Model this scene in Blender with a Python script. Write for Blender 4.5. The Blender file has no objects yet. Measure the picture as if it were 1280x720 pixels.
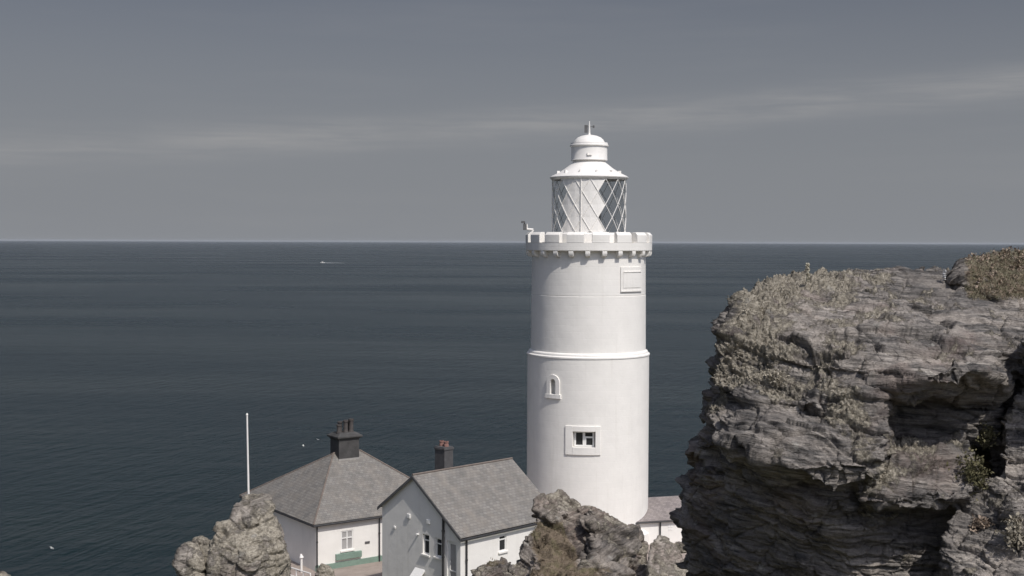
import bpy, bmesh, math, random
import numpy as np
from mathutils import Vector, Matrix

random.seed(7)
rng = np.random.default_rng(11)
scene = bpy.context.scene
COL = scene.collection
R = math.radians

# ------------------------------------------------------------------ camera
F = 1600.0
CAMZ = 57.0
HAZE = 0.9e-5
PITCH = math.atan((360 - 301.8) / F)
ROLL = math.atan(4.6 / 1280)
fw = Vector((0, math.cos(PITCH), -math.sin(PITCH)))
up0 = Vector((0, math.sin(PITCH), math.cos(PITCH)))
rt0 = Vector((1, 0, 0))
rt = rt0 * math.cos(ROLL) + up0 * math.sin(ROLL)
up = up0 * math.cos(ROLL) - rt0 * math.sin(ROLL)
cam_d = bpy.data.cameras.new('camera')
cam = bpy.data.objects.new('camera', cam_d)
COL.objects.link(cam)
m = Matrix(((rt.x, up.x, -fw.x, 0), (rt.y, up.y, -fw.y, 0), (rt.z, up.z, -fw.z, CAMZ), (0, 0, 0, 1)))
cam.matrix_world = m
cam_d.sensor_width = 36
cam_d.lens = 36 * F / 1280
cam_d.clip_start = 0.1
cam_d.clip_end = 300000
scene.camera = cam

def W(px, py, D):
    """real place seen at a photo position, at ground distance D"""
    d = fw + rt * ((px - 640) / F) + up * ((360 - py) / F)
    d = d * (D / d.y)
    return Vector((d.x, d.y, CAMZ + d.z))

# ------------------------------------------------------------------ helpers
def tag(o, label=None, cat=None, group=None, kind=None):
    if label: o['label'] = label
    if cat: o['category'] = cat
    if group: o['group'] = group
    if kind: o['kind'] = kind
    return o

def thing(name, loc, label, cat, group=None):
    o = bpy.data.objects.new(name, None)
    COL.objects.link(o)
    o.location = loc
    o.empty_display_size = 0.3
    return tag(o, label, cat, group)

def link(name, me, mat, parent=None):
    o = bpy.data.objects.new(name, me)
    COL.objects.link(o)
    if mat is not None and len(me.materials) == 0:
        me.materials.append(mat)
    if parent is not None:
        o.parent = parent
        loc = Vector(parent.location)
        if parent.parent is not None:
            loc = Vector((0, 0, 0)) if parent.type == 'MESH' else loc
        if parent.type == 'EMPTY':
            me.transform(Matrix.Translation(-loc))
    return o

class MB:
    def __init__(s):
        s.v = []; s.f = []; s.uv = []; s.smooth = []
    def add(s, vs, fs, smooth=False, uvs=None):
        b = len(s.v)
        s.v += [tuple(v) for v in vs]
        for i, f in enumerate(fs):
            s.f.append(tuple(b + k for k in f))
            s.smooth.append(smooth)
            s.uv.append(uvs[i] if uvs else None)
    def box(s, o, u, n, x0, x1, y0, y1, z0, z1):
        """box in a frame: origin o, horizontal dir u, outward dir n, z up"""
        vs = []
        for z in (z0, z1):
            for (a, b) in ((x0, y0), (x1, y0), (x1, y1), (x0, y1)):
                p = o + u * a + n * b
                vs.append((p.x, p.y, p.z + z))
        s.add(vs, [(3, 2, 1, 0), (4, 5, 6, 7), (0, 1, 5, 4), (1, 2, 6, 5), (2, 3, 7, 6), (3, 0, 4, 7)])
    def lathe(s, c, prof, seg=96, smooth=True, a0=0.0, a1=2 * math.pi, th0=0.0):
        vs = []; fs = []
        full = abs(a1 - a0 - 2 * math.pi) < 1e-6
        na = seg if full else seg + 1
        for (r, z) in prof:
            for i in range(na):
                a = a0 + (a1 - a0) * i / seg + th0
                vs.append((c[0] + r * math.sin(a), c[1] - r * math.cos(a), z))
        for j in range(len(prof) - 1):
            for i in range(seg):
                i2 = (i + 1) % na
                fs.append((j * na + i, j * na + i2, (j + 1) * na + i2, (j + 1) * na + i))
        s.add(vs, fs, smooth)
    def tube(s, p0, p1, r, seg=8, r1=None, cap=True):
        p0 = Vector(p0); p1 = Vector(p1)
        d = (p1 - p0).normalized()
        a = d.orthogonal().normalized(); b = d.cross(a)
        r1 = r if r1 is None else r1
        vs = []
        for (p, rr) in ((p0, r), (p1, r1)):
            for i in range(seg):
                t = 2 * math.pi * i / seg
                vs.append(p + (a * math.cos(t) + b * math.sin(t)) * rr)
        fs = [(i, (i + 1) % seg, seg + (i + 1) % seg, seg + i) for i in range(seg)]
        s.add(vs, fs, True)
        if cap:
            s.add(vs, [tuple(range(seg))[::-1], tuple(range(seg, 2 * seg))], False)
    def arc(s, c, t0, t1, z0, z1, r0, r1, seg=3, cham=0.0, th0=0.0):
        """block bent round a vertical axis (angles in degrees)"""
        secs = [(r0, z0), (r1, z0), (r1, z1 - cham), (r1 - cham, z1), (r0, z1)] if cham else [(r0, z0), (r1, z0), (r1, z1), (r0, z1)]
        n = len(secs); vs = []; fs = []
        for i in range(seg + 1):
            a = R(t0 + (t1 - t0) * i / seg) + th0
            for (r, z) in secs:
                vs.append((c[0] + r * math.sin(a), c[1] - r * math.cos(a), z))
        for i in range(seg):
            for k in range(n):
                fs.append((i * n + k, (i + 1) * n + k, (i + 1) * n + (k + 1) % n, i * n + (k + 1) % n))
        fs.append(tuple(range(n))); fs.append(tuple(seg * n + k for k in range(n))[::-1])
        s.add(vs, fs)
    def build(s, name, mat, parent=None, bevel=0.0, fix=True):
        me = bpy.data.meshes.new(name)
        me.from_pydata(s.v, [], s.f)
        me.polygons.foreach_set('use_smooth', s.smooth)
        if any(u is not None for u in s.uv):
            l = me.uv_layers.new(name='UVMap')
            for p, u in zip(me.polygons, s.uv):
                if u:
                    for k, li in enumerate(p.loop_indices):
                        l.data[li].uv = u[k]
        if fix:
            bm = bmesh.new(); bm.from_mesh(me)
            bmesh.ops.remove_doubles(bm, verts=bm.verts, dist=1e-5)
            bmesh.ops.recalc_face_normals(bm, faces=bm.faces)
            bm.to_mesh(me); bm.free()
        if any(s.smooth): me.set_sharp_from_angle(angle=R(28))
        me.update()
        o = link(name, me, mat, parent)
        if bevel:
            b = o.modifiers.new('bevel', 'BEVEL'); b.width = bevel; b.segments = 2; b.limit_method = 'ANGLE'; b.angle_limit = R(40)
        return o

def np_mesh(name, verts, faces, smooth=False):
    me = bpy.data.meshes.new(name)
    verts = np.asarray(verts, dtype=np.float32); faces = np.asarray(faces, dtype=np.int32)
    nf, k = faces.shape
    me.vertices.add(len(verts)); me.vertices.foreach_set('co', verts.ravel())
    me.loops.add(nf * k); me.loops.foreach_set('vertex_index', faces.ravel())
    me.polygons.add(nf)
    me.polygons.foreach_set('loop_start', np.arange(0, nf * k, k, dtype=np.int32))
    me.polygons.foreach_set('use_smooth', np.full(nf, smooth))
    me.update(calc_edges=True)
    return me

# ------------------------------------------------------------------ noise (numpy)
def _h(i, j, k, seed):
    x = (i.astype(np.int64) * 374761393 + j.astype(np.int64) * 668265263 + k.astype(np.int64) * 2147483647 + seed * 1274126177) & 0xFFFFFFFF
    x = ((x ^ (x >> 13)) * 1274126177) & 0xFFFFFFFF
    x = ((x ^ (x >> 16)) * 2246822519) & 0xFFFFFFFF
    return (x ^ (x >> 15)) & 0xFFFFFFFF

def noise(p, seed=0):
    i = np.floor(p).astype(np.int64); f = p - i
    u = f * f * f * (f * (f * 6 - 15) + 10)
    out = 0
    for a in (0, 1):
        for b in (0, 1):
            for c in (0, 1):
                h = _h(i[:, 0] + a, i[:, 1] + b, i[:, 2] + c, seed)
                g0 = ((h & 1023) / 511.5 - 1); g1 = (((h >> 10) & 1023) / 511.5 - 1); g2 = (((h >> 20) & 1023) / 511.5 - 1)
                d = g0 * (f[:, 0] - a) + g1 * (f[:, 1] - b) + g2 * (f[:, 2] - c)
                w = (u[:, 0] if a else 1 - u[:, 0]) * (u[:, 1] if b else 1 - u[:, 1]) * (u[:, 2] if c else 1 - u[:, 2])
                out = out + d * w
    return out * 1.4

def fbm(p, octv=4, seed=0, gain=0.5, lac=2.07):
    a = 1.0; s = 0; q = p.copy()
    for o in range(octv):
        s = s + a * noise(q, seed + o * 17)
        q = q * lac + 3.1; a *= gain
    return s

def worley(p, seed=0):
    """nearest jittered cell: its hash, the offset from its centre, and how near the border is"""
    i = np.floor(p).astype(np.int64); f = p - i
    n = len(p)
    d1 = np.full(n, 1e9); d2 = np.full(n, 1e9); hid = np.zeros(n, np.int64); off = np.zeros((n, 3))
    for a in (-1, 0, 1):
        for b in (-1, 0, 1):
            for c in (-1, 0, 1):
                h = _h(i[:, 0] + a, i[:, 1] + b, i[:, 2] + c, seed)
                v = np.stack([f[:, 0] - (a + (h & 1023) / 1023.0), f[:, 1] - (b + ((h >> 10) & 1023) / 1023.0), f[:, 2] - (c + ((h >> 20) & 1023) / 1023.0)], 1)
                d = (v * v).sum(1)
                m_ = d < d1
                d2 = np.where(m_, d1, np.minimum(d2, d))
                d1 = np.where(m_, d, d1); hid = np.where(m_, h, hid); off[m_] = v[m_]
    return hid, off, np.sqrt(d2) - np.sqrt(d1)

def facets(p, seed):
    h, o, e = worley(p, seed)
    z = np.zeros_like(h)
    r = lambda k: (_h(h, z + k, z, seed + 5) & 4095) / 2047.5 - 1
    return 0.55 * r(1) + 0.9 * (o[:, 0] * r(2) + o[:, 1] * r(3) + o[:, 2] * r(4)) - 0.5 * np.exp(-(e / 0.05) ** 2)

def sstep(a, b, x):
    t = np.clip((x - a) / (b - a), 0, 1)
    return t * t * (3 - 2 * t)

# ------------------------------------------------------------------ materials
def mat(name):
    m = bpy.data.materials.new(name); m.use_nodes = True
    nt = m.node_tree
    bs = nt.nodes['Principled BSDF']
    return m, nt, bs

def N(nt, t, **kw):
    n = nt.nodes.new(t)
    for k, v in kw.items(): setattr(n, k, v)
    return n

def ramp(nt, fac, stops, interp='LINEAR'):
    r = N(nt, 'ShaderNodeValToRGB'); r.color_ramp.interpolation = interp
    e = r.color_ramp.elements
    while len(e) > 1: e.remove(e[-1])
    e[0].position = stops[0][0]; e[0].color = (*stops[0][1], 1)
    for p, c in stops[1:]:
        x = e.new(p); x.color = (*c, 1)
    nt.links.new(fac, r.inputs[0])
    return r.outputs[0]

def g(v): return (v, v, v)

def noise_n(nt, vec, scale, detail=6, rough=0.55, dist=0.0, dims='3D'):
    n = N(nt, 'ShaderNodeTexNoise'); n.noise_dimensions = dims
    n.inputs['Scale'].default_value = scale; n.inputs['Detail'].default_value = detail
    n.inputs['Roughness'].default_value = rough; n.inputs['Distortion'].default_value = dist
    if vec is not None: nt.links.new(vec, n.inputs['Vector'])
    return n.outputs['Fac']

def mapping(nt, vec, scale=(1, 1, 1), rot=(0, 0, 0), loc=(0, 0, 0)):
    m = N(nt, 'ShaderNodeMapping')
    m.inputs['Scale'].default_value = scale; m.inputs['Rotation'].default_value = rot; m.inputs['Location'].default_value = loc
    nt.links.new(vec, m.inputs['Vector']); return m.outputs[0]

def mix(nt, fac, a, b, bt='MIX'):
    n = N(nt, 'ShaderNodeMix', data_type='RGBA', blend_type=bt)
    for sock, v in ((n.inputs[0], fac), (n.inputs[6], a), (n.inputs[7], b)):
        if isinstance(v, (int, float)): sock.default_value = v
        elif isinstance(v, tuple): sock.default_value = (*v, 1)
        else: nt.links.new(v, sock)
    return n.outputs[2]

def mth(nt, op, a, b=None, c=None, clamp=False):
    n = N(nt, 'ShaderNodeMath', operation=op); n.use_clamp = clamp
    for i, v in enumerate((a, b, c)):
        if v is None: continue
        if isinstance(v, (int, float)): n.inputs[i].default_value = v
        else: nt.links.new(v, n.inputs[i])
    return n.outputs[0]

def bump(nt, bs, h, strength, dist, prev=None):
    b = N(nt, 'ShaderNodeBump'); b.inputs['Strength'].default_value = strength; b.inputs['Distance'].default_value = dist
    nt.links.new(h, b.inputs['Height'])
    if prev is not None: nt.links.new(prev, b.inputs['Normal'])
    if bs is not None: nt.links.new(b.outputs[0], bs.inputs['Normal'])
    return b.outputs[0]

def coord(nt): return N(nt, 'ShaderNodeNewGeometry').outputs['Position']

def simple(name, c, rough=0.6, var=0.12, scale=3.0, metal=0.0, bstr=0.0, bscale=20):
    m, nt, bs = mat(name)
    p = coord(nt)
    f = noise_n(nt, p, scale, 6, 0.6)
    lo = tuple(x * (1 - var) for x in c); hi = tuple(min(1, x * (1 + var)) for x in c)
    nt.links.new(ramp(nt, f, [(0.3, lo), (0.7, hi)]), bs.inputs['Base Color'])
    bs.inputs['Roughness'].default_value = rough; bs.inputs['Metallic'].default_value = metal
    if bstr: bump(nt, bs, noise_n(nt, p, bscale, 4), bstr, 0.02)
    return m

def white_render(name, base=(0.80, 0.775, 0.735), courses=0.0):
    m, nt, bs = mat(name)
    p = coord(nt)
    f = noise_n(nt, p, 0.9, 8, 0.65)
    col = ramp(nt, f, [(0.3, tuple(x * 0.93 for x in base)), (0.62, base)])
    # faint rain streaks running down the paint
    st = noise_n(nt, mapping(nt, p, (3.2, 3.2, 0.16)), 1.0, 6, 0.65)
    col = mix(nt, ramp(nt, st, [(0.55, g(0)), (0.8, g(0.32))]), col, (0.56, 0.53, 0.47))
    # small chips and grime
    sp = noise_n(nt, p, 6.0, 5, 0.7)
    col = mix(nt, ramp(nt, sp, [(0.70, g(0)), (0.78, g(0.35))]), col, (0.45, 0.42, 0.37))
    nt.links.new(col, bs.inputs['Base Color'])
    bs.inputs['Roughness'].default_value = 0.62
    h = noise_n(nt, p, 7.0, 5, 0.6)
    nrm = bump(nt, None, noise_n(nt, p, 1.1, 3, 0.5), 0.35, 0.06)
    if courses:
        sx = N(nt, 'ShaderNodeSeparateXYZ'); nt.links.new(p, sx.inputs[0])
        wob = noise_n(nt, p, 0.35, 2)
        zz = mth(nt, 'MULTIPLY_ADD', sx.outputs[2], 1 / courses, mth(nt, 'MULTIPLY', wob, 0.25))
        fr = mth(nt, 'FRACT', zz)
        line = ramp(nt, fr, [(0.0, g(0)), (0.05, g(1)), (0.95, g(1)), (1.0, g(0))])
        nrm = bump(nt, None, line, 0.3, 0.012, nrm)
    bump(nt, bs, h, 0.22, 0.02, nrm)
    return m

M = {}
M['tower'] = white_render('white_tower_paint', (0.81, 0.785, 0.735), courses=0.42)
M['wall'] = white_render('white_house_render', (0.82, 0.795, 0.745))
M['white_metal'] = simple('white_metal_paint', (0.80, 0.775, 0.73), 0.42, 0.05, 4, 0, 0.15, 3)
M['upvc'] = simple('white_window_frame', (0.78, 0.77, 0.74), 0.4, 0.04)
M['black_iron'] = simple('black_painted_iron', (0.03, 0.03, 0.032), 0.55, 0.3)
M['grey_metal'] = simple('dark_grey_metal', (0.10, 0.10, 0.10), 0.6, 0.2)
M['stack'] = simple('black_tarred_stack', (0.052, 0.050, 0.048), 0.75, 0.35, 2.5, 0, 0.4, 6)
M['stack_grey'] = simple('grey_stack_render', (0.072, 0.07, 0.07), 0.8, 0.3, 2.5, 0, 0.4, 6)
M['terracotta'] = simple('terracotta_pot', (0.25, 0.135, 0.11), 0.8, 0.25, 6)
M['pot_black'] = simple('sooty_pot', (0.06, 0.052, 0.048), 0.8, 0.3, 6)
M['green'] = simple('green_gloss_paint', (0.195, 0.275, 0.225), 0.5, 0.12, 2)
M['ridge'] = simple('ridge_tile', (0.155, 0.125, 0.105), 0.8, 0.25, 3, 0, 0.3, 8)
M['lead'] = simple('lead_flashing', (0.30, 0.285, 0.265), 0.7, 0.15, 3)
M['plaque'] = simple('dark_name_plate', (0.09, 0.085, 0.085), 0.5, 0.2)
M['pale_pane'] = simple('net_curtain_and_reflection', (0.35, 0.34, 0.33), 0.9, 0.1)  # net curtain in the cottage windows; painted reflection on the glazed door

def glass_mat():
    m, nt, bs = mat('window_glass')
    bs.inputs['Base Color'].default_value = (0.035, 0.036, 0.038, 1)
    bs.inputs['Roughness'].default_value = 0.08
    bs.inputs['IOR'].default_value = 1.5
    bump(nt, bs, noise_n(nt, coord(nt), 1.5, 2), 0.08, 0.02)
    return m
M['glass'] = glass_mat()

def lantern_glass():
    m, nt, bs = mat('lantern_glass')
    nt.nodes.remove(bs)
    out = nt.nodes['Material Output']
    tr = N(nt, 'ShaderNodeBsdfTransparent'); tr.inputs[0].default_value = (0.76, 0.775, 0.785, 1)
    gl = N(nt, 'ShaderNodeBsdfGlossy'); gl.inputs['Roughness'].default_value = 0.03
    mx = N(nt, 'ShaderNodeMixShader')
    mx.inputs[0].default_value = 0.09; nt.links.new(tr.outputs[0], mx.inputs[1]); nt.links.new(gl.outputs[0], mx.inputs[2])
    nt.links.new(mx.outputs[0], out.inputs[0])
    return m
M['lglass'] = lantern_glass()

def slate(name, base=(0.185, 0.175, 0.160), row=0.19, wid=0.26, warm=(0.235, 0.205, 0.170)):
    m, nt, bs = mat(name)
    uv = N(nt, 'ShaderNodeUVMap').outputs[0]
    wv = mapping(nt, uv, (1, 1, 1))
    b = N(nt, 'ShaderNodeTexBrick')
    b.offset = 0.5; b.inputs['Scale'].default_value = 1.0
    b.inputs['Brick Width'].default_value = wid; b.inputs['Row Height'].default_value = row
    b.inputs['Mortar Size'].default_value = 0.012; b.inputs['Mortar Smooth'].default_value = 0.3; b.inputs['Bias'].default_value = 0.0
    b.inputs['Color1'].default_value = (*[x * 0.80 for x in base], 1)
    b.inputs['Color2'].default_value = (*[x * 1.22 for x in base], 1)
    b.inputs['Mortar'].default_value = (*[x * 0.5 for x in base], 1)
    nt.links.new(wv, b.inputs['Vector'])
    p = coord(nt)
    f = noise_n(nt, p, 1.4, 8, 0.7)
    col = mix(nt, ramp(nt, f, [(0.42, g(0)), (0.7, g(0.6))]), b.outputs['Color'], warm)
    lv = noise_n(nt, p, 9, 5, 0.7)
    col = mix(nt, ramp(nt, lv, [(0.6, g(0)), (0.72, g(0.5))]), col, (0.33, 0.32, 0.27))
    st = noise_n(nt, mapping(nt, uv, (3.0, 0.25, 1)), 1.0, 5, 0.6)
    col = mix(nt, ramp(nt, st, [(0.35, g(0.35)), (0.55, g(0))]), col, tuple(x * 0.6 for x in base))
    nt.links.new(col, bs.inputs['Base Color'])
    bs.inputs['Roughness'].default_value = 0.72
    n1 = bump(nt, None, b.outputs['Fac'], 0.5, -0.02)
    bump(nt, bs, noise_n(nt, mapping(nt, uv, (4, 5, 1)), 1.0, 4, 0.6), 0.4, 0.03, n1)
    return m
M['slate'] = slate('slate_roof')
M['slate_pink'] = slate('pinkish_slate_roof', (0.235, 0.205, 0.195), warm=(0.27, 0.235, 0.21))

def rock_mat(name, tilt, kind='grey', sc=1.0, lich=0.5):
    """layered schist; tilt = rotation that lays the bedding flat"""
    m, nt, bs = mat(name)
    p = coord(nt)
    ab = N(nt, 'ShaderNodeAttribute'); ab.attribute_name = 'bend'
    cb = N(nt, 'ShaderNodeCombineXYZ'); nt.links.new(mth(nt, 'MULTIPLY', ab.outputs['Fac'], -1.0), cb.inputs[2])
    sb = N(nt, 'ShaderNodeVectorMath', operation='ADD'); nt.links.new(p, sb.inputs[0]); nt.links.new(cb.outputs[0], sb.inputs[1])
    q = mapping(nt, sb.outputs[0], (1, 1, 1), tilt)
    wn = N(nt, 'ShaderNodeTexNoise'); wn.inputs['Scale'].default_value = 0.55 * sc; wn.inputs['Detail'].default_value = 3
    nt.links.new(q, wn.inputs['Vector'])
    va = N(nt, 'ShaderNodeVectorMath', operation='MULTIPLY_ADD')
    nt.links.new(wn.outputs['Color'], va.inputs[0]); va.inputs[1].default_value = (0.30 / sc, 0.30 / sc, 0.25 / sc); nt.links.new(q, va.inputs[2])
    s1 = mapping(nt, va.outputs[0], (0.8 * sc, 0.8 * sc, 8.0 * sc))
    f1 = noise_n(nt, s1, 1.0, 9, 0.62, 0.3)
    s2 = mapping(nt, va.outputs[0], (3.0 * sc, 3.0 * sc, 34.0 * sc))
    f2 = noise_n(nt, s2, 1.0, 6, 0.6, 0.2)
    if kind == 'grey':
        a, b_, c, d = (0.032, 0.031, 0.031), (0.095, 0.089, 0.084), (0.230, 0.208, 0.187), (0.45, 0.41, 0.36)
    elif kind == 'brown':
        a, b_, c, d = (0.042, 0.037, 0.034), (0.130, 0.110, 0.092), (0.255, 0.220, 0.182), (0.40, 0.355, 0.30)
    else:
        a, b_, c, d = (0.10, 0.088, 0.077), (0.22, 0.195, 0.165), (0.36, 0.325, 0.277), (0.50, 0.46, 0.395)
    col = ramp(nt, f1, [(0.25, a), (0.42, b_), (0.56, c), (0.74, d)])
    col = mix(nt, ramp(nt, f2, [(0.34, g(0.9)), (0.48, g(0.0))]), col, tuple(x * 0.8 for x in a))
    col = mix(nt, ramp(nt, f2, [(0.55, g(0.0)), (0.68, g(0.7))]), col, d)
    # paler bleached sheets and pinkish planes along the bedding
    f4 = noise_n(nt, mapping(nt, va.outputs[0], (1.3 * sc, 1.3 * sc, 3.2 * sc)), 1.0, 7, 0.68)
    col = mix(nt, ramp(nt, f4, [(0.46, g(0.0)), (0.58, g(0.68))]), col, mix(nt, f2, (0.235, 0.205, 0.180), (0.43, 0.385, 0.335)))
    cr = N(nt, 'ShaderNodeTexVoronoi'); cr.feature = 'DISTANCE_TO_EDGE'; cr.inputs['Scale'].default_value = 1.0
    nt.links.new(mapping(nt, va.outputs[0], (3.2 * sc, 3.2 * sc, 8.5 * sc)), cr.inputs['Vector'])
    f3c = noise_n(nt, p, 1.4 * sc, 4, 0.6)
    crk = ramp(nt, cr.outputs['Distance'], [(0.0, g(1)), (0.035, g(0))])
    col = mix(nt, mth(nt, 'MULTIPLY', crk, ramp(nt, f3c, [(0.48, g(0.0)), (0.62, g(0.6))])), col, (0.03, 0.028, 0.027))
    gr = noise_n(nt, p, 38.0 * sc, 3, 0.7)
    col = mix(nt, 0.55, col, ramp(nt, gr, [(0.3, g(0.30)), (0.7, g(0.70))]), 'OVERLAY')
    # broad dark slaty zones
    f5 = noise_n(nt, mapping(nt, q, (0.55 * sc, 0.55 * sc, 1.1 * sc)), 1.0, 6, 0.6)
    col = mix(nt, ramp(nt, f5, [(0.40, g(0.5)), (0.53, g(0.0))]), col, mix(nt, f2, (0.035, 0.034, 0.034), (0.13, 0.122, 0.116)))
    # rusty and pinkish stains
    f3 = noise_n(nt, p, 0.9 * sc, 6, 0.65)
    col = mix(nt, ramp(nt, f3, [(0.52, g(0)), (0.68, g(0.38))]), col, (0.20, 0.135, 0.11))
    # lichen crust: patch mask from the mesh, broken up by fine noise
    at = N(nt, 'ShaderNodeAttribute'); at.attribute_name = 'lichen'
    fine = noise_n(nt, p, 9.0 * sc, 8, 0.72)
    mid = noise_n(nt, p, 2.6 * sc, 6, 0.65)
    mm = mth(nt, 'ADD', at.outputs['Fac'], mth(nt, 'MULTIPLY_ADD', fine, 1.5, -0.75))
    mm = mth(nt, 'ADD', mm, mth(nt, 'MULTIPLY_ADD', mid, 1.2, -0.6))
    mask = ramp(nt, mm, [(0.40, g(0)), (0.62, g(0.9))])
    lc = noise_n(nt, p, 22.0 * sc, 5, 0.7)
    lcol = ramp(nt, lc, [(0.3, (0.13, 0.114, 0.090)), (0.5, (0.315, 0.283, 0.226)), (0.68, (0.50, 0.455, 0.37))])
    col = mix(nt, mask, col, lcol)
    # white crustose spots
    vo = N(nt, 'ShaderNodeTexVoronoi'); vo.inputs['Scale'].default_value = 2.2 * sc; vo.inputs['Randomness'].default_value = 1.0
    nt.links.new(va.outputs[0], vo.inputs['Vector'])
    dd = mth(nt, 'MULTIPLY_ADD', fine, 0.5, vo.outputs['Distance'])
    col = mix(nt, ramp(nt, dd, [(0.33, g(0.55)), (0.38, g(0.0))]), col, (0.36, 0.345, 0.31))
    # turf on flats
    ag = N(nt, 'ShaderNodeAttribute'); ag.attribute_name = 'turf'
    gm = mth(nt, 'ADD', ag.outputs['Fac'], mth(nt, 'MULTIPLY_ADD', fine, 0.9, -0.45))
    gcol = ramp(nt, noise_n(nt, p, 3.0 * sc, 7, 0.7), [(0.3, (0.090, 0.070, 0.046)), (0.5, (0.185, 0.145, 0.105)), (0.64, (0.130, 0.115, 0.065)), (0.75, (0.25, 0.205, 0.155))])
    col = mix(nt, ramp(nt, gm, [(0.4, g(0)), (0.6, g(1))]), col, gcol)
    nt.links.new(col, bs.inputs['Base Color'])
    bs.inputs['Roughness'].default_value = 0.85
    bs.inputs['Specular IOR Level'].default_value = 0.25
    n0 = bump(nt, None, f1, 0.9, 0.09 / sc)
    n1 = bump(nt, None, f2, 0.9, 0.03 / sc, n0)
    n1 = bump(nt, None, crk, 0.4, -0.02 / sc, n1)
    hh = mth(nt, 'MULTIPLY', mask, lc)
    n2 = bump(nt, None, hh, 0.9, 0.035 / sc, n1)
    bump(nt, bs, fine, 0.7, 0.03 / sc, n2)
    return m

def ground_mat():
    m, nt, bs = mat('headland_ground')
    p = coord(nt)
    gn = N(nt, 'ShaderNodeNewGeometry')
    sx = N(nt, 'ShaderNodeSeparateXYZ'); nt.links.new(gn.outputs['Normal'], sx.inputs[0])
    f = noise_n(nt, p, 0.6, 8, 0.65)
    grass = ramp(nt, f, [(0.3, (0.05, 0.058, 0.022)), (0.5, (0.10, 0.095, 0.045)), (0.7, (0.15, 0.13, 0.075))])
    rk = ramp(nt, noise_n(nt, mapping(nt, p, (1, 1, 5)), 0.5, 9, 0.65), [(0.3, (0.05, 0.047, 0.043)), (0.5, (0.13, 0.12, 0.105)), (0.7, (0.24, 0.22, 0.19))])
    k = mth(nt, 'ADD', sx.outputs[2], mth(nt, 'MULTIPLY_ADD', noise_n(nt, p, 1.5, 6), 0.6, -0.3))
    col = mix(nt, ramp(nt, k, [(0.72, g(0)), (0.86, g(1))]), rk, grass)
    nt.links.new(col, bs.inputs['Base Color']); bs.inputs['Roughness'].default_value = 0.95
    bump(nt, bs, noise_n(nt, p, 3, 8, 0.7), 0.9, 0.2)
    return m

def paving_mat():
    m, nt, bs = mat('courtyard_paving')
    p = coord(nt)
    f = noise_n(nt, p, 1.2, 7, 0.65)
    col = ramp(nt, f, [(0.3, (0.24, 0.20, 0.17)), (0.7, (0.36, 0.30, 0.26))])
    nt.links.new(col, bs.inputs['Base Color']); bs.inputs['Roughness'].default_value = 0.9
    bump(nt, bs, noise_n(nt, p, 12, 5), 0.5, 0.02)
    return m

def rmap(nt, vec, rot, scale):
    return mapping(nt, mapping(nt, vec, (1, 1, 1), (0, 0, rot)), scale)

def sea_mat():
    m, nt, bs = mat('sea_water')
    p = coord(nt)
    bs.inputs['Roughness'].default_value = 0.16
    bs.inputs['IOR'].default_value = 1.333
    bs.inputs['Specular IOR Level'].default_value = 0.275
    # large drifting patches: wind on the water and deeper or shallower tint
    f = noise_n(nt, mapping(nt, p, (0.0016, 0.0045, 1), (0, 0, R(3))), 1.0, 7, 0.6)
    nt.links.new(ramp(nt, f, [(0.35, (0.0040, 0.0140, 0.0150)), (0.65, (0.0048, 0.0140, 0.0180))]), bs.inputs['Base Color'])
    rr = ramp(nt, f, [(0.38, g(0.22)), (0.62, g(0.29))])
    nt.links.new(rr, bs.inputs['Roughness'])
    # swell and wind waves running across the view, ripples over them
    w1 = noise_n(nt, rmap(nt, p, R(17), (0.30, 0.075, 1)), 1.0, 5, 0.62, 0.5)
    w2 = noise_n(nt, rmap(nt, p, R(24), (1.0, 0.40, 1)), 1.0, 5, 0.65, 0.4)
    w3 = noise_n(nt, rmap(nt, p, R(8), (0.022, 0.05, 1)), 1.0, 6, 0.65, 0.3)
    w4 = noise_n(nt, rmap(nt, p, R(-3), (0.0022, 0.010, 1)), 1.0, 6, 0.66, 0.3)
    n0 = bump(nt, None, w4, 0.05, 45.0)
    n1 = bump(nt, None, w3, 0.16, 6.0, n0)
    n2 = bump(nt, None, w1, 0.75, 1.7, n1)
    bump(nt, bs, w2, 0.7, 0.45, n2)
    return m
M['ground'] = ground_mat(); M['paving'] = paving_mat(); M['sea'] = sea_mat()
M['foam'] = simple('white_foam', (0.55, 0.57, 0.58), 0.8, 0.2, 0.5)

# ------------------------------------------------------------------ sun and sky
SUN_AZ = R(34)      # to the right of straight behind the camera
SUN_EL = R(52)
tosun = Vector((math.sin(SUN_AZ) * math.cos(SUN_EL), -math.cos(SUN_AZ) * math.cos(SUN_EL), math.sin(SUN_EL)))
sd = bpy.data.lights.new('sun', 'SUN'); sd.energy = 3.4; sd.angle = R(0.53); sd.color = (1.0, 0.955, 0.90)
so = bpy.data.objects.new('sun', sd); COL.objects.link(so)
so.rotation_euler = (-tosun).to_track_quat('-Z', 'Y').to_euler()
so.location = (40, -40, 120)

world = bpy.data.worlds.new('World'); scene.world = world; world.use_nodes = True
nt = world.node_tree
bg = nt.nodes['Background']
sky = N(nt, 'ShaderNodeTexSky'); sky.sky_type = 'NISHITA'; sky.sun_disc = False
sky.sun_elevation = SUN_EL
sky.sun_rotation = math.atan2(tosun.x, tosun.y)
sky.altitude = 50; sky.air_density = 1.0; sky.dust_density = 1.6; sky.ozone_density = 1.0
tc = N(nt, 'ShaderNodeTexCoord').outputs['Generated']
sx = N(nt, 'ShaderNodeSeparateXYZ'); nt.links.new(tc, sx.inputs[0])
el = mth(nt, 'ARCSINE', sx.outputs[2])
az = mth(nt, 'ARCTAN2', sx.outputs[0], sx.outputs[1])
hs = N(nt, 'ShaderNodeHueSaturation'); hs.inputs['Saturation'].default_value = 0.58
nt.links.new(sky.outputs[0], hs.inputs['Color'])
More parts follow.
